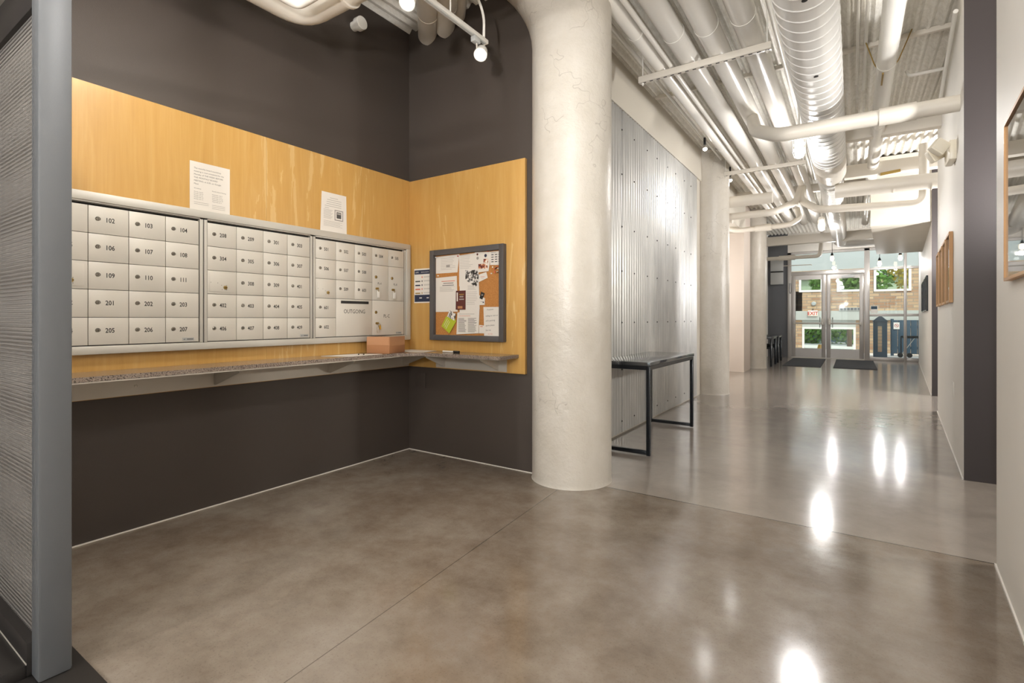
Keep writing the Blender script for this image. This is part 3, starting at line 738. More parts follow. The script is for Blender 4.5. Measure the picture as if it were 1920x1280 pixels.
for y in (.72, 1.545, 2.356, 3.10):
    b = MB(); b.prism([(WX + .033, y, .75), (WX + .033, y, ZL - .029), (FXL + .0, y, ZL - .029), (FXL + .0, y, ZL - .04), (WX + .055, y, .75)], (0, .005, 0), 'bracket'); b.build('bracket', lg)
for x in (-2.80, -2.262):
    b = MB(); b.prism([(x, EY - .036, .752), (x, EY - .036, ZL - .029), (x, FYL + .015, ZL - .029), (x, FYL + .015, ZL - .04), (x, EY - .05, .752)], (.005, 0, 0), 'bracket'); b.build('bracket', lg)
for y, z in ((1.14, .785), (1.37, .842), (2.05, .83)):
    MB().prof((WX + .033, y, z), (1, 0, 0), [(.008, 0), (.008, .002), (.005, .005)], 'bracket', 12).build('bolt', lg)

# box on the ledge
bx = thing('cardboard_box', 'small brown cardboard box taped shut, on the granite ledge by the corner', 'box', (-3.065, 2.755, ZL))
b = MB(); a = math.radians(17); piv = (-3.065, 2.755, 0)
b.box((-3.165, 2.665, ZL + .001), (-2.965, 2.905, ZL + .128), 'cardboard', .002, a, piv); b.build('carton', bx)
b = MB()
b.box((-3.166, 2.68, ZL + .126), (-2.964, 2.89, ZL + .1295), 'tape', 0, a, piv); b.box((-2.968, 2.67, ZL + .06), (-2.9635, 2.90, ZL + .1285), 'tape', 0, a, piv); b.box((-3.16, 2.6635, ZL + .065), (-2.97, 2.668, ZL + .1285), 'tape', 0, a, piv)
b.build('packing_tape', bx)
def loose(pts, label):
    b = MB(); b.prism([(x, y, ZL + .0008) for x, y in pts], (0, 0, .0012), 'paper'); o = b.build('loose_paper', loc=(pts[0][0], pts[0][1], ZL)); tag(o, label, 'paper', 'loose sheets on the granite ledge')
loose([(-3.16, 2.25), (-2.945, 2.33), (-2.945, 2.63), (-3.13, 2.55)], 'loose white sheet on the granite ledge left of the cardboard box')
loose([(-3.18, 2.97), (-2.95, 2.92), (-2.84, 2.98), (-2.88, 3.16), (-3.18, 3.16)], 'loose white sheet on the granite ledge in the alcove corner')
for x, y, l in ((-3.02, 2.47, 'left one of two tiny dark clips on the loose sheet'), (-3.0, 2.50, 'right one of two tiny dark clips on the loose sheet')):
    o = MB().sphere((x, y, ZL + .006), .005, 'engrave', (1, 1.6, .8), 8).build('clip', loc=(x, y, ZL + .002)); tag(o, l, 'clip', 'tiny clips on the loose sheet')
pn = thing('marker_pen', 'black and white marker pen lying on the granite ledge under the cork board', 'pen', (-2.6, 3.05, ZL))
MB().cyl((-2.72, 3.06, ZL + .008), (-2.60, 3.05, ZL + .008), .007, 'plastic_w', 12).build('barrel', pn)
MB().cyl((-2.60, 3.05, ZL + .009), (-2.54, 3.045, ZL + .009), .009, 'engrave', 12).build('cap', pn)
# outlet plate
o = MB().box((-3.165, EY - .006, .553), (-3.052, EY, .68), 'dark_wall', .002).build('outlet_plate', loc=(-3.11, EY, .553)); tag(o, 'dark painted outlet plate low in the alcove corner under the ledge', 'outlet plate')
o = MB().box((wr(5.69) - .006, 5.65, .48), (wr(5.69), 5.73, .61), 'plastic_w', .002).build('outlet_plate', loc=(wr(5.69), 5.69, .48)); tag(o, 'white outlet plate low on the white right-hand wall', 'outlet plate')

# ------------------------------------------------------------------ console table
def console(label, x0, x1, y0, y1, z, group=None, nm='console_table'):
    t = thing(nm, label, 'table', ((x0 + x1) / 2, (y0 + y1) / 2, 0), group)
    MB().box((x0 - .004, y0 - .004, z - .032), (x1 + .004, y1 + .004, z), 'tabletop', .002).build('tabletop', t)
    q = .032
    for y in (y0, y1 - q):
        for x in (x0, x1 - q): MB().box((x, y, .006), (x + q, y + q, z - .033), 'black_steel', .002).build('leg', t)
        MB().box((x0 + q, y, .012), (x1 - q, y + q, .012 + q), 'black_steel', .002).build('floor_rail', t)
    b = MB().box((x0 + q, y0, z - .033 - q), (x1 - q, y0 + q, z - .033), 'black_steel').box((x0 + q, y1 - q, z - .033 - q), (x1 - q, y1, z - .033), 'black_steel')
    b.box((x0, y0 + q, z - .033 - q), (x0 + q, y1 - q, z - .033), 'black_steel').box((x1 - q, y0 + q, z - .033 - q), (x1, y1 - q, z - .033), 'black_steel'); b.build('top_frame', t)
    return t
mt = Mat('glossy_dark_top', '#34383c', .07); mt.b.inputs['IOR'].default_value = 2.0; M['tabletop'] = mt.m
console('long black steel console table with glossy top before the corrugated wall', -1.87, -1.395, 4.13, 5.53, .785)
def bench(label, y0, y1, g):
    x0, x1 = -2.02, -1.58
    t = thing('bar_table', label, 'table', ((x0 + x1) / 2, (y0 + y1) / 2, 0), g); q = .05
    MB().box((x0, y0, .66), (x1, y1, .71), 'black_steel', .004).build('tabletop', t)
    for y in (y0, y1 - q):
        for x in (x0, x1 - q): MB().box((x, y, .004), (x + q, y + q, .66), 'black_steel', .003).build('leg', t)
        MB().box((x0 + q, y + .01, .42), (x1 - q, y + q - .01, .46), 'black_steel').build('crossbar', t)
bench('nearer black bar table at the far column, before the slate wall', 13.45, 14.3, 'black tables beside the entrance')
bench('farther black bar table at the far column, before the slate wall', 14.75, 15.5, 'black tables beside the entrance')
st = thing('bar_stool', 'thin-legged black stool with pale seat, half behind the far column', 'stool', (-2.0, 12.75 + 1.2, 0))
MB().box((-1.99, 13.05 + .27, .74), (-1.70, 13.05 + .38, .77), 'plastic_w', .005).build('seat', st)
for x in (-1.98, -1.72):
    for y in (13.33, 13.41): MB().cyl((x, y, .002), (x, y, .74), .008, 'black_steel', 8).build('leg', st)
MB().cyl((-1.98, 13.33, .3), (-1.72, 13.33, .3), .006, 'black_steel', 8).build('crossbar', st)
# door mats
for (x0, x1, l) in ((-1.42, -.62, 'left dark grey entrance mat before the glass doors'), (-.37, .47, 'right dark grey entrance mat before the glass doors')):
    o = MB().box((x0, 13.95, .0005), (x1, 16.75, .012), 'mat', .003).build('door_mat', loc=(x0, 14, 0)); tag(o, l, 'mat', 'mats at the entrance')
# electrical boxes on slate wall
e = thing('electrical_panel', 'grey electrical panel of two stacked covers, high on the slate wall', 'electrical panel', (-1.88, DOORY, 2.17))
MB().box((-2.05, DOORY - .1, 2.17), (-1.71, DOORY - .001, 2.53), 'grey_panel', .006).build('lower_cover', e)
MB().box((-2.05, DOORY - .1, 2.57), (-1.71, DOORY - .001, 2.90), 'grey_panel', .006).build('upper_cover', e)
MB().box((-2.04, DOORY - .08, 2.53), (-1.72, DOORY - .001, 2.57), 'engrave').build('gap', e)
MB().tube([(-1.71, DOORY - .05, 2.72), (-1.0, DOORY - .05, 2.72), (-.98, DOORY - .05, 2.70)], .012, 'bracket', 8, .02).build('conduit', e)

# ------------------------------------------------------------------ corridor ceiling services
def pipe(label, pts, r, mt='pipe_wrap', bend=0., seg=20, name='ceiling_pipe', cat='pipe', group='white pipes under the corridor ceiling', collars=(), kind=None):
    o0 = pts[0]
    b = MB(); b.tube(pts, r, mt, seg, bend)
    for (p, ax, rr, ln_) in collars:
        a = Vector(ax).normalized(); b.cyl(Vector(p) - a * ln_ / 2, Vector(p) + a * ln_ / 2, rr, mt, seg)
    o = b.build(name, loc=o0); return tag(o, label, cat, group, kind)
ZT = 3.355
def along(x, r, y0, y1, label, mt='pipe_wrap', z=None, jy=()):
    z = ZT + r if z is None else z
    cs = [((x, y, z), (0, 1, 0), r + .003, .03) for y in jy]
    return pipe(label, [(x, y0, z), (x, y1, z)], r, mt, collars=cs, seg=24)
along(-1.43, .058, -4.5, 13.8, 'insulated white pipe nearest the corrugated wall under the ceiling', jy=(3.9, 7.1, 10))
along(-1.33, .020, -4.5, 13.8, 'thin white conduit between the two leftmost insulated ceiling pipes', z=ZT + .022)
along(-1.19, .084, -4.5, 13.8, 'second insulated white pipe from the corrugated wall', jy=(2.9, 4.1, 8.2))
along(-.95, .090, -4.5, 13.8, 'third insulated white pipe from the corrugated wall', jy=(3.0, 4.15, 8.2))
along(-.685, .090, -4.5, 13.8, 'fat insulated white pipe next to the spiral duct, on its left', jy=(3.1, 4.15, 8.2))
along(-1.06, .016, -4.5, 10, 'thin conduit between the second and third insulated ceiling pipes', z=3.56)
along(-.52, .020, -4.5, 10, 'thin white conduit close to the left side of the spiral duct', z=3.52, mt='white_paint')
along(-.45, .018, 2.5, 10, 'lower thin conduit hugging the left side of the spiral duct', z=3.38, mt='white_paint')
along(-1.62, .016, -4.5, 8.0, 'thin spotlight conduit nearest the plaster band over the corrugated wall', z=3.52, mt='white_paint')
along(.245, .070, -4.5, 14.2, 'fat shiny white pipe right of the spiral duct', z=3.36, mt='white_paint', jy=(5.45, 7.1, 10.2))
along(.04, .012, -4.5, 6.4, 'left one of two thin conduits right of the spiral duct', z=3.60, mt='white_paint')
along(.10, .012, -4.5, 6.6, 'right one of two thin conduits right of the spiral duct', z=3.60, mt='white_paint')

# spiral duct
dd = thing('spiral_duct', 'large round spiral-seamed ventilation duct along the corridor ceiling', 'duct', (-.242, 4, 3.15))
def spiral(x, z, R, y0, y1, pitch, name, m='duct'):
    b = MB(); seg = 40; k = b.mi(m)
    prof = []; y = y0
    while y < y1 - pitch:
        prof += [(R, y), (R, y + pitch * .90), (R + .005, y + pitch * .93), (R + .005, y + pitch * .97)]; y += pitch
    prof += [(R, y1)]
    rings = []
    for r_, yy in prof:
        ring = []
        for i in range(seg):
            a = 2 * PI * i / seg
            ring.append(b.bm.verts.new((x + r_ * math.cos(a), yy + pitch * .28 * math.cos(a), z + r_ * math.sin(a))))
        rings.append(ring)
    b.loft(rings, m); return b.build(name, dd)
spiral(-.242, 3.15, .176, -4.5, 7.35, .135, 'duct_run')
b = MB().prof((-.242, 7.3, 3.15), (0, 1, 0), [(.181, 0), (.181, .02), (.178, .03), (.178, .42), (.183, .43), (.183, .45), (.178, .46), (.178, .85), (.155, 1.02)], 'beam_paint', 40); b.build('collar', dd)
spiral(-.262, 3.155, .150, 8.25, 15.4, .11, 'duct_run')
b = MB().tube([(-.262, 15.38, 3.155), (-.262, 15.70, 3.13), (0.1, 15.72, 3.13), (1.3, 15.72, 3.13)], .13, 'duct', 28, .25); b.build('elbow', dd)
for y in (3.35, 4.45):
    MB().prof((-.242 + .015, y, 3.15 - .172), (0.05, -.0, -1), [(.016, 0), (.016, .006), (.010, .008)], 'engrave', 14).build('test_port', dd)
MB().prof((-.24, 8.0, 3.15 - .172), (0, .1, -1), [(.016, 0), (.016, .006)], 'engrave', 14).build('test_port', dd)

# trapeze hangers
for y, lab in ((4.5, 'nearer slotted steel trapeze bar carrying the insulated pipes'), (8.13, 'farther slotted steel trapeze bar carrying the insulated pipes')):
    t = thing('trapeze_hanger', lab, 'pipe hanger', (-1.08, y, 3.3), 'trapeze hangers under the ceiling pipes')
    b = MB().box((-1.62, y - .022, 3.297), (-.535, y + .022, ZT - .003), 'beam_paint', .002)
    for i in range(17): b.box((-1.585 + i * .063, y - .007, 3.2960), (-1.555 + i * .063, y + .007, 3.2975), 'engrave')
    b.build('strut', t)
    for x in (-1.585, -.565):
        MB().cyl((x, y, 3.27), (x, y, CZ + .03), .005, 'white_paint', 8).prof((x, y, 3.28), (0, 0, 1), [(.012, 0), (.012, .012)], 'white_paint', 6).build('rod', t)

# cross pipes and beams
CG = 'pipes and beams crossing the corridor ceiling'
pipe('nearest white pipe crossing below the spiral duct into the right wall', [(wr(5.1), 5.1, 2.79), (-.55, 5.1, 2.79), (-.80, 5.55, 3.02), (-.93, 6.2, 3.40)], .062, 'beam_paint', .12, group=CG, collars=[((.30, 5.1, 2.79), (1, 0, 0), .070, .24)])
pipe('largest white pipe crossing the ceiling just past the duct collar', [(2.2, 8.40, 2.90), (-.2, 8.40, 2.93)], .100, 'beam_paint', group=CG, seg=28, collars=[((wr(8.4) - .05, 8.40, 2.905), (1, 0, 0), .103, .01), ((.45, 8.4, 2.92), (1, 0, 0), .103, .01)])
pipe('large white pipe stub crossing left of the spiral duct', [(-1.0, 8.55, 2.98), (-4.1, 8.55, 2.98)], .085, 'beam_paint', group=CG)
pipe('white pipe turning down then left below the largest crossing pipe', [(.80, 8.75, 3.5), (.80, 8.75, 2.70), (-.42, 8.75, 2.76), (-.66, 9.3, 3.02), (-.69, 9.8, 3.38)], .055, 'beam_paint', .13, group=CG)
pipe('white pipe branching left from the fat insulated pipe toward the second column', [(-3.0, 8.8, 2.80), (-1.0, 8.8, 2.80), (-.74, 9.25, 3.02), (-.71, 9.8, 3.38)], .055, 'beam_paint', .13, group=CG)
pipe('lower white pipe with a thick sleeve left of the second cage light', [(-3.9, 11.0, 3.05), (-2.2, 11.0, 3.02), (-1.95, 11.0, 2.92), (-1.0, 11.0, 2.94), (-.85, 11.3, 3.1), (-.93, 11.7, 3.38)], .05, 'beam_paint', .1, group=CG, collars=[((-1.45, 11.0, 2.93), (1, 0, 0), .068, .28)])
pipe('thick white pipe coming out of the opening beside the second column', [(-3.9, 9.6, 3.1), (-1.75, 9.6, 2.9)], .075, 'beam_paint', group=CG)
pipe('thin white pipe turned up over the slate wall near the entrance', [(-2.1, 15.9, 2.83), (-.72, 15.9, 2.83), (-.66, 15.9, 3.5)], .05, 'beam_paint', .1, group=CG, collars=[((-1.5, 15.9, 2.83), (1, 0, 0), .068, .4)])
def beam(label, a, c, mt='beam_paint'):
    o = MB().box(a, c, mt, .004).build('ceiling_beam', loc=a); return tag(o, label, 'beam', CG, 'thing')
beam('square white beam behind the nearest crossing pipe', (-.12, 7.35, 3.30), (wr(7.4), 7.47, 3.43))
beam('flat white bar across the deck, hit by the right wall', (-1.85, 5.66, 3.63), (wr(5.7), 5.70, 3.672))
beam('wide white beam above the largest crossing pipe', (-.1, 8.95, 3.22), (1.6, 9.10, 3.40))
beam('white ceiling beam over the far corridor before the entrance', (-2.13, 14.5, 3.02), (1.2, 14.66, 3.24))
beam('shallow white beam between the cage lights', (-1.9, 10.7, 3.46), (.3, 10.8, 3.6))
# sprinkler / clamp on wide beam
s_ = thing('sprinkler_head', 'brass and steel sprinkler fitting on the wide ceiling beam at right', 'sprinkler', (.5, 8.92, 3.2))
MB().cyl((.33, 8.9, 3.20), (.56, 8.9, 3.22), .022, 'brass', 12).build('body', s_)
MB().prof((.30, 8.9, 3.20), (1, 0, .05), [(.03, 0), (.012, .012), (.03, .03)], 'bracket', 12).build('deflector', s_)
c_ = thing('pipe_clamp', 'steel clamp hanging a chain on the fat pipe right of the duct', 'clamp', (.245, 5.45, 3.4))
MB().tube([(.10, 5.45, 3.58), (.17, 5.45, 3.34), (.245, 5.45, 3.285), (.32, 5.45, 3.34), (.42, 5.45, 3.6)], .005, 'brass', 6, .06).build('strap', c_)
MB().box((.215, 5.46, 3.275), (.228, 5.72, 3.288), 'brass').build('tail', c_)
# small bracket conduit on the ceiling at right
pipe('small bent white conduit on the deck beside the right wall', [(wr(6.4) - .01, 6.35, 3.55), (.47, 6.35, 3.55), (.45, 6.4, 3.62)], .016, 'white_paint', .03, group=CG)
pipe('white conduit along the top of the right wall', [(wr(5.0) - .03, 5.0, 3.45), (wr(7.3) - .03, 7.3, 3.45)], .016, 'white_paint', group=CG)

# cage lights
def jar(x, y, z, label, power):
    t = thing('cage_light', label, 'ceiling light', (x, y, z), 'caged jelly jar lights along the corridor')
    b = MB().prof((x, y, z + .12), (0, 0, 1), [(.055, 0), (.06, .02), (.05, .06), (.02, .075)], 'white_paint', 20).cyl((x, y, z + .19), (x, y, CZ + .03), .010, 'white_paint', 8); b.build('fixture_base', t)
    MB().prof((x, y, z - .075), (0, 0, 1), [(.004, 0), (.028, .008), (.040, .03), (.045, .08), (.045, .15), (.04, .19)], 'globe', 20).build('globe', t)
    b = MB()
    for k in range(8):
        a = PI * k / 4; p = [(x + R * math.cos(a), y + R * math.sin(a), z + h) for R, h in ((.060, .12), (.060, -.03), (.045, -.08), (.012, -.095))]
        b.tube(p, .0028, 'white_paint', 6)
    for h in (.06, -.0): b.tube([(x + .061 * math.cos(2 * PI * i / 20), y + .061 * math.sin(2 * PI * i / 20), z + h) for i in range(21)], .0026, 'white_paint', 6)
    b.build('cage', t)
    lamp('cage_lamp', 'POINT', (x, y, z - .15), power, LAMP, .12)
jar(-.495, 6.5, 3.04, 'nearer lit cage light left of the spiral duct', 55)
jar(-.515, 12.0, 3.02, 'farther lit cage light left of the duct near the entrance', 50)
def pendant(x, y, z, label, power=18):
    t = thing('pendant_bulb', label, 'pendant light', (x, y, z), 'bare pendant bulbs near the entrance')
    b = MB().prof((x, y, z + .05), (0, 0, 1), [(.035, 0), (.03, .05), (.012, .09)], 'black_steel', 14).cyl((x, y, z + .13), (x, y, CZ + .02), .006, 'black_steel', 8); b.build('socket', t)
    MB().prof((x, y, z - .09), (0, 0, 1), [(.003, 0), (.028, .015), (.045, .05), (.042, .09), (.03, .14)], 'bulb', 16).build('bulb', t)
    lamp('pendant_lamp', 'POINT', (x, y, z - .16), power, LAMP, .045)
pendant(-.46, 16.45, 2.82, 'lit bare bulb hanging before the glass doors')
pendant(.59, 16.3, 2.60, 'lit bare bulb hanging before the side glass, left one')
pendant(1.02, 16.3, 2.72, 'lit bare bulb hanging before the side glass, right one')

def spothead(parent, p, d, m='plastic_w', R=.042, lit=True, name='lamp_head'):
    p = Vector(p); d = Vector(d).normalized()
    MB().prof(p - d * .07, d, [(.012, 0), (.026, .008), (R * .85, .035), (R, .09), (R * 1.02, .105), (R * .88, .106), (R * .84, .100)], m, 24, caps=False).build(name, parent)
    MB().prof(p + d * .022, d, [(R * .84, 0), (R * .80, .008)], 'lens' if lit else 'bracket', 24).build('lens', parent)
# wall-washer spots over the corrugated wall
for x, y, z, l in ((-1.60, 6.9, 3.36, 'nearer small spotlight under the conduit over the corrugated wall'), (-1.58, 8.45, 3.30, 'farther small spotlight beside the second column head')):
    t = thing('spotlight', l, 'spotlight', (x, y, z), 'small spotlights over the corrugated wall')
    b = MB().box((x - .012, y - .02, z + .06), (x + .012, y + .02, 3.51), 'black_steel', .002); b.build('mount', t)
    spothead(t, (x, y, z + .02), (.25, -.6, -.75), 'bracket', .030, True)
    lamp('spotlight_lamp', 'SPOT', (x + .01, y - .05, z - .07), 6, LAMP, .04, (x + .0, y - 1.5, 1.2), math.radians(95), 1.0)

# ------------------------------------------------------------------ alcove ceiling services
AG = 'pipes over the mailbox alcove'
pipe('thick white pipe bent at a right angle high over the mailbox alcove', [(-2.88, -4, 3.06), (-2.88, 1.93, 3.06), (.3, 1.93, 3.06)], .075, 'beam_paint', .16, group=AG, seg=24, collars=[((-2.45, 1.93, 3.06), (1, 0, 0), .088, .02), ((-1.9, 1.93, 3.06), (1, 0, 0), .095, .55)])
pipe('slim bright white pipe bent inside the thick alcove pipe', [(-2.66, -4, 2.96), (-2.66, 1.74, 2.96), (.3, 1.74, 2.96)], .028, 'white_paint', .05, group=AG)
pipe('fat white duct elbow above the slim alcove pipe', [(-2.45, -4, 3.24), (-2.45, 1.45, 3.24), (-2.3, 1.62, 3.24), (0, 1.62, 3.24)], .13, 'beam_paint', .25, group=AG, seg=28)
for x, r_, z, l in ((-3.03, .080, 3.575, 'leftmost of three white pipes running slantwise into the alcove end wall'), (-2.83, .078, 3.572, 'middle one of three white pipes running slantwise into the alcove end wall'), (-2.675, .045, 3.612, 'slimmest of three white pipes running slantwise into the alcove end wall')):
    dx, dy = .697, -.736
    pipe(l, [(x + dx * 1.5, EY + dy * 1.5, z), (x, EY, z)], r_, 'beam_paint', group=AG, seg=28, collars=[((x + dx * .32, EY + dy * .32, z), (dx, dy, 0), r_ + .004, .012)])
v = thing('wall_vent_cap', 'small white round cap sticking out high on the dark mailbox wall', 'vent cap', (WX, 2.61, 3.44))
MB().prof((WX, 2.61, 3.44), (1, 0, 0), [(.036, 0), (.036, .05), (.05, .052), (.05, .10), (.046, .104)], 'plastic_w', 24).build('cap', v)
# track light
tk = thing('track_light', 'white ceiling track with spot heads over the mailbox alcove', 'track light', (-2.09, 1.5, 3.0))
MB().box((-2.11, -1.2, 3.035), (-2.075, 2.80, 3.062), 'plastic_w', .003).box((-2.102, -1.2, 3.028), (-2.083, 2.78, 3.036), 'grey_panel').build('track', tk)
MB().cyl((-2.09, 2.42, 3.06), (-2.09, 2.42, CZ + .02), .005, 'white_paint', 8).build('rod', tk)
MB().tube([(-2.085, 2.76, 3.06), (-2.09, 2.77, 3.25), (-2.14, 2.62, 3.45), (-2.3, 2.4, 3.66)], .009, 'white_paint', 8, .12).build('cable', tk)
def thead(y, tgt, power, spot=100):
    h = (-2.093, y, 2.955); d = Vector(tgt) - Vector(h)
    MB().box((-2.112, y - .09, 2.995), (-2.074, y - .03, 3.03), 'grey_panel', .003).cyl((-2.093, y - .05, 2.995), (-2.093, y - .045, 2.955), .006, 'bracket', 8).build('adapter', tk)
    spothead(tk, h, d, 'plastic_w', .045)
    p = Vector(h) + d.normalized() * .05
    lamp('track_lamp', 'SPOT', p, power, WARM, .035, tgt, math.radians(spot), 1.0)
thead(2.74, (-1.1, .6, .2), 70, 120)
thead(2.06, (-1.2, .3, .6), 60, 120)
thead(1.15, (-3.2, 1.3, 1.2), 45, 120)
thead(0.2, (-3.2, 1.9, 1.4), 45, 120)

# ------------------------------------------------------------------ emergency light on the right wall
yy = 5.52; ex = wr(yy)
em = thing('emergency_light', 'cream emergency light with two square lamp heads, high on right wall', 'emergency light', (ex, yy, 2.44))
MB().box((ex - .055, yy - .13, 2.44), (ex, yy + .13, 2.60), 'cream', .012).build('housing', em)
for sy, dz, an in ((-.12, .0, 38), (.11, .0, -30)):
    c0 = Vector((ex - .115, yy + sy, 2.555 + dz)); b = MB()
    b.box(c0 - Vector((.055, .035, .055)), c0 + Vector((.055, .035, .055)), 'cream', .014); b.box(c0 - Vector((.042, .038, .042)), c0 + Vector((.042, -.030, .042)), 'cream', .004)
    bmesh.ops.rotate(b.bm, verts=b.bm.verts[:], cent=c0, matrix=Matrix.Rotation(math.radians(an), 3, 'Y')); bmesh.ops.rotate(b.bm, verts=b.bm.verts[:], cent=c0, matrix=Matrix.Rotation(math.radians(20), 3, 'Z'))
    b.build('lamp_head', em)
# ------------------------------------------------------------------ pictures on the right wall
def picture(y0, y1, z0, z1, label, fm='oak', pm='cityprint', th=.028, bw=.02, group=None):
    x0, x1 = wr(y0), wr(y1)
    t = thing('framed_picture', label, 'picture', ((x0 + x1) / 2, (y0 + y1) / 2, z0), group)
    def pb(ya, yb, za, zb, da, db, m, bb):
        bb.prism([(wr(ya) - da, ya, za), (wr(yb) - da, yb, za), (wr(yb) - db, yb, za), (wr(ya) - db, ya, za)], (0, 0, zb - za), m)
    b = MB()
    pb(y0, y1, z0, z0 + bw, .002, th, fm, b); pb(y0, y1, z1 - bw, z1, .002, th, fm, b)
    pb(y0, y0 + bw, z0 + bw, z1 - bw, .002, th, fm, b); pb(y1 - bw, y1, z0 + bw, z1 - bw, .002, th, fm, b); b.build('frame', t)
    b = MB(); pb(y0 + bw, y1 - bw, z0 + bw, z1 - bw, .002, .008, 'paper', b); k = .12 * (z1 - z0)
    pb(y0 + bw + k * .8, y1 - bw - k * .8, z0 + bw + k, z1 - bw - k, .0080, .0088, pm, b); b.build('print', t)
    b = MB(); pb(y0 + bw, y1 - bw, z0 + bw, z1 - bw, .016, .018, 'frame_glass', b); b.build('glass', t)
picture(1.75, 2.80, 1.30, 1.93, 'large oak-framed grey photograph nearest the camera on the right wall', th=.024, bw=.012)
pos = ['nearest', 'second nearest', 'third nearest', 'farthest']
for i, y in enumerate((5.72, 6.28, 6.84, 7.40)):
    picture(y, y + .44, 1.29, 1.90, pos[i] + ' of the four oak-framed pictures between the two openings', group='oak-framed pictures on the middle right wall')
pos = ['nearest', 'middle', 'farthest']
for i, y in enumerate((11.0, 12.0, 13.0)):
    picture(y, y + .75, 1.28, 1.88, pos[i] + ' of the three black-framed pictures by the side glass', 'black_steel', group='black-framed pictures on the far right wall')

# ------------------------------------------------------------------ perforated screen at left
sc = thing('perforated_screen', 'grey steel post and perforated metal screen at the left edge', 'screen', (-2.27, .55, 0))
MB().box((-2.177, .487, .010), (-2.107, .572, CZ + .02), 'post', .008).build('post', sc)
b = MB(); b.box((-3.24, .503, .12), (-2.175, .5045, 2.147), 'perforated'); b.build('perforated_sheet', sc)
b = MB(); b.box((-3.24, .545, .12), (-2.175, .5465, 2.147), 'paper'); b.build('backing_sheet', sc)
MB().box((-3.24, .489, 2.147), (-2.175, .57, 2.28), 'post_dark', .003).box((-3.24, .475, 2.278), (-2.175, .489, 2.285), 'alu_frame').box((-3.24, .489, 2.34), (-2.175, .57, 2.40), 'post', .003).build('header', sc)
MB().box((-3.24, .475, .012), (-2.175, .57, .12), 'post_dark', .003).box((-3.24, .42, .010), (-2.175, .475, .05), 'post_dark', .002).box((-3.24, .474, .0505), (-2.175, .476, .056), 'bracket').build('bottom_rail', sc)
MB().box((-3.24, .30, 0), (-1.3, .612, .010), 'post_dark', .002).build('floor_track', sc)
MB().box((-2.26, .474, 2.287), (-2.23, .489, 2.32), 'alu_frame').build('latch', sc)

# ------------------------------------------------------------------ outside
g = MB().box((-14, 17.3, -.2), (16, 45, -.02), 'concrete_out').build('outdoor_ground', kind='structure')
b = MB(); YB = 21.0
def bw(x0, x1, z0, z1, m='brick', y0=YB, y1=YB + .25): b.box((x0, y0, z0), (x1, y1, z1), m)
bw(-6, -1.50, -.02, 2.13); bw(.10, 6, -.02, 1.1); bw(-6, 6, 1.42, 2.10)
for x0, x1 in ((-6, -1.60), (-.86, -.45), (.30, .60), (1.60, 6)): bw(x0, x1, 2.10, 2.86)
bw(-.45, .30, 2.62, 2.86); bw(-1.6, -.86, 2.66, 2.86); bw(-6, 6, 2.86, 3.6, 'siding')
bw(-1.50, .10, .85, 1.1, 'canopy'); bw(-6, 6, 1.1, 1.42, 'canopy', YB - .06)
o = b.build('brick_building', loc=(0, YB, 0)); tag(o, 'pale brick building across the yard seen through the glass doors', 'building')
for x0, x1, z0, z1, l in ((-1.60, -.86, 2.10, 2.66, 'left white-framed high window in the brick building'), (-.45, .30, 2.08, 2.62, 'middle white-framed high window in the brick building'), (.60, 1.60, 2.06, 2.88, 'right white-framed high window in the brick building'), (-1.50, .10, -.0, .85, 'low wide glazed doorway in the brick building')):
    t = thing('building_window', l, 'window', ((x0 + x1) / 2, YB, z0), 'windows of the brick building')
    b = MB(); q = .07
    b.box((x0, YB - .03, z0), (x0 + q, YB + .1, z1), 'plastic_w'); b.box((x1 - q, YB - .03, z0), (x1, YB + .1, z1), 'plastic_w')
    b.box((x0 + q, YB - .03, z0), (x1 - q, YB + .1, z0 + q), 'plastic_w'); b.box((x0 + q, YB - .03, z1 - q), (x1 - q, YB + .1, z1), 'plastic_w')
    if z0 < 1: b.box((-.86, YB - .03, z0 + q), (-.62, YB + .1, z1 - q), 'canopy')
    b.build('frame', t); MB().box((x0 + q, YB + .03, z0 + q), (x1 - q, YB + .035, z1 - q), 'glass').build('glass', t)
b = MB().box((-.38, YB - .08, 1.42), (.3, YB - .061, 1.53), 'canopy')
for i in range(6): b.box((-.35 + i * .1, YB - .085, 1.435), (-.27 + i * .1, YB - .0795, 1.515), 'slate_wall')
o = b.build('vent_grille', loc=(0, YB, 1.42)); tag(o, 'row of dark square vents on the brick building fascia', 'vent')
e = thing('exit_sign', 'small EXIT sign with red letters seen through the left glass door', 'sign', (-1.16, YB - .1, 1.24))
MB().box((-1.311, YB - .11, 1.244), (-1.018, YB - .07, 1.435), 'exit_face', .004).text('EXIT', (-1.165, YB - .111, 1.275), (1, 0, 0), (0, 0, 1), .125, 'red', 'CENTER', .9, .006).build('sign_face', e)
MB().cyl((-1.165, YB - .08, 1.43), (-1.165, YB, 1.5), .012, 'black_steel', 8).build('mount', e)
o = MB().prof((-1.139, YB - .001, 1.68), (0, -1, 0), [(.075, 0), (.075, .03), (.05, .05)], 'siding', 20).build('alarm_bell', loc=(-1.139, YB, 1.6)); tag(o, 'round pale blue-green bell on the bricks above the EXIT sign', 'bell')
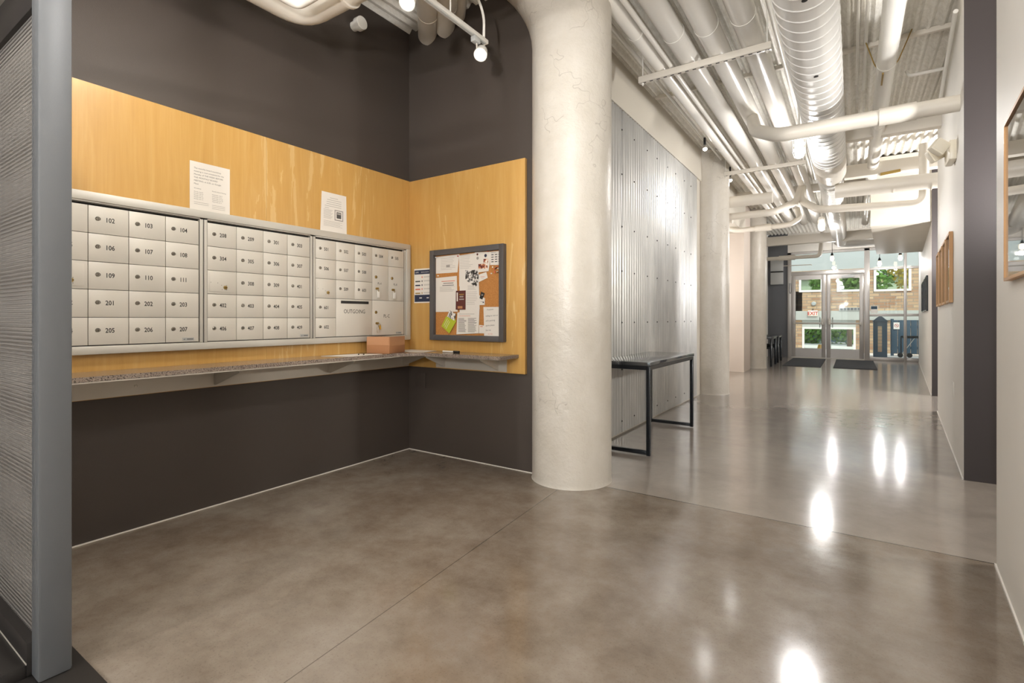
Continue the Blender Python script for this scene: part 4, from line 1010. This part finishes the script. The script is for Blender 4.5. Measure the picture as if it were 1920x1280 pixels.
# blue kiosk, fence, sign
k = thing('navy_kiosk', 'narrow navy kiosk with pointed roof outside the side glass', 'kiosk', (.70, 19, 0))
MB().box((.53, 18.85, -.02), (.87, 19.15, 1.06), 'navy_paint', .005).build('body', k)
MB().prism([(.50, 18.8, 1.06), (.90, 18.8, 1.06), (.70, 18.8, 1.25)], (0, .4, 0), 'navy_paint').build('roof', k)
MB().box((.64, 18.845, .15), (.74, 18.852, .92), 'brick').build('front_panel', k)
f = thing('navy_fence', 'navy board fence outside the side glass, right of the kiosk', 'fence', (1.6, 19.9, 0))
b = MB()
for i in range(13): b.box((1.02 + i * .16, 19.8, .06), (1.17 + i * .16, 19.84, 1.10), 'navy_paint', .004)
b.build('boards', f)
b = MB().box((1.0, 19.84, .2), (3.1, 19.9, .28), 'navy_paint').box((1.0, 19.84, .85), (3.1, 19.9, .93), 'navy_paint'); b.build('rail', f)
for x in (1.0, 2.0, 3.05): MB().box((x, 19.83, -.02), (x + .08, 19.92, 1.14), 'navy_paint').build('post', f)
b = MB().box((1.07, 19.775, .82), (1.22, 19.79, 1.03), 'plastic_w').prof((1.145, 19.774, .93), (0, -1, 0), [(.055, 0), (.055, .002)], 'red', 24).prof((1.145, 19.7715, .93), (0, -1, 0), [(.042, 0), (.042, .001)], 'plastic_w', 24)
b.prism([(1.11, 19.769, .965), (1.118, 19.769, .973), (1.18, 19.769, .897), (1.172, 19.769, .889)], (0, .001, 0), 'red').box((1.12, 19.7695, .925), (1.17, 19.7705, .935), 'engrave')
o = b.build('no_smoking_sign', loc=(1.145, 19.77, .82)); tag(o, 'white no-smoking sign on the navy fence outside', 'sign')
ct = thing('hand_cart', 'dark folding cart with two small wheels before the navy fence', 'cart', (1.35, 19.2, 0))
b = MB().tube([(1.22, 19.2, .04), (1.22, 19.2, .62), (1.60, 19.2, .62)], .014, 'tyre', 8, .03).tube([(1.25, 19.2, .1), (1.55, 19.2, .58)], .009, 'bracket', 8).box((1.25, 19.15, .56), (1.75, 19.25, .63), 'tyre', .004); b.build('frame', ct)
for x in (1.20, 1.42): MB().prof((x, 19.15, .05), (0, 1, 0), [(.07, 0), (.07, .03)], 'tyre', 20).build('wheel', ct)
# things beyond the building opening
o = MB().cyl((-1.0, 22.4, -.02), (-1.0, 22.4, .17), .12, 'yellow', 16, .07).build('yellow_bollard', loc=(-1.0, 22.4, 0)); tag(o, 'short yellow bollard in the doorway of the brick building', 'bollard')
def leafy(name, c, rad, n, m, label, cat, seed, trunk=None, flat=1.):
    t = thing(name, label, cat, (c[0], c[1], 0)); r = random.Random(seed); b = MB(); k = b.mi(m)
    for i in range(n):
        th_, ph = r.random() * 2 * PI, math.acos(2 * r.random() - 1); q = r.random() ** .4
        p = Vector((c[0] + rad[0] * q * math.sin(ph) * math.cos(th_), c[1] + rad[1] * q * math.sin(ph) * math.sin(th_), c[2] + rad[2] * q * math.cos(ph)))
        s = .07 + r.random() * .08; a = Vector((r.uniform(-1, 1), r.uniform(-1, 1), r.uniform(-1, 1))).normalized(); u = a.orthogonal().normalized(); v = a.cross(u)
        b.face([b.bm.verts.new(p + u * s), b.bm.verts.new(p + v * s * .6), b.bm.verts.new(p - u * s), b.bm.verts.new(p - v * s * .6)], k)
    b.build('foliage', t)
    if trunk: MB().cyl((c[0], c[1], -.02), (c[0], c[1], c[2]), trunk, 'bark', 10).build('trunk', t)
leafy('hedge', (-1.6, 28.0, .6), (2.6, .6, .9), 1500, 'foliage', 'green hedge beyond the low doorway of the brick building', 'hedge', 1, .05)
leafy('tree', (2.2, 26.5, 3.4), (1.0, 1.0, 1.3), 1300, 'foliage_y', 'yellow-green tree seen through the right high window', 'tree', 2, .1)
leafy('tree', (-.1, 25.5, 2.7), (1.5, .9, .75), 2200, 'foliage', 'green tree seen through the middle high window', 'tree', 5, .1)
o = MB().box((-8, 31, -.02), (9, 31.4, 3.2), 'green_siding').prism([(-8.2, 30.8, 3.2), (-8.2, 35, 3.2), (-8.2, 32.9, 3.5)], (17.4, 0, 0), 'slate_wall').build('neighbour_house', loc=(0, 31, 0)); tag(o, 'pale green sided house beyond the brick building windows', 'building')
o = MB().box((-5, 29.5, -.02), (4, 29.6, 1.2), 'navy_paint').build('dark_fence', loc=(0, 29.5, 0)); tag(o, 'dark fence behind the hedge beyond the brick building', 'fence')

# ------------------------------------------------------------------ lamps out of view: cage row carried on, all others added to brighten
jar(-.495, 1.0, 3.04, 'lit cage light over the alcove mouth, outside the picture', 60)
pendant(-.3, -2.2, 2.2, 'added low lit pendant bulb at the rear of the room, behind the camera', 195)  # added pendant, brightens walls and ceiling from out of view
pendant(-2.1, -2.4, 2.2, 'added low lit pendant bulb at the rear left of the room, behind the camera', 140)  # second added pendant, fills the left side from behind
def added_torchiere(x, y, tgt, power, label):  # unseen uplight, added to brighten the deck and pipes
    t = thing('added_floor_lamp', label, 'added floor lamp', (x, y, 0))
    MB().prof((x, y, 0), (0, 0, 1), [(.14, .001), (.14, .015), (.02, .03)], 'black_steel', 24).build('base', t)
    MB().cyl((x, y, .02), (x, y, 1.72), .012, 'black_steel', 10).build('pole', t)
    MB().prof((x, y, 1.70), (0, 0, 1), [(.03, 0), (.10, .04), (.15, .10), (.145, .10), (.09, .05), (.02, .03)], 'black_steel', 24, False).build('lamp_shade', t)
    lamp('added_floor_lamp_light', 'SPOT', (x, y, 1.84), power, LAMP, .08, tgt, math.radians(130), 1.0)
added_torchiere(-.5, -.9, (-.6, 2.2, 3.66), 430, 'added black floor lamp brightening the ceiling, unseen behind the camera')
added_torchiere(1.5, 4.0, (-.2, 6.3, 3.66), 200, 'added black floor lamp throwing light up, unseen inside the nearer right opening')
added_torchiere(1.7, 8.95, (-.2, 10.2, 3.66), 300, 'added black floor lamp throwing light up, unseen inside the farther right opening')
lamp('cross_corridor_fill', 'POINT', (2.6, 4.0, 1.9), 170, WARM, .1)  # bare fill light added in the nearer opening, no fixture
lamp('cross_corridor_fill', 'POINT', (2.6, 9.0, 1.9), 330, LAMP, .1)  # bare fill light added in the farther opening, no fixture
lamp('side_room_fill', 'POINT', (-3.2, 10.2, 1.9), 110, LAMP, .1)  # bare light added to brighten the side room, no fixture
for o in bpy.data.objects:
    if '_w' in o: del o['_w']
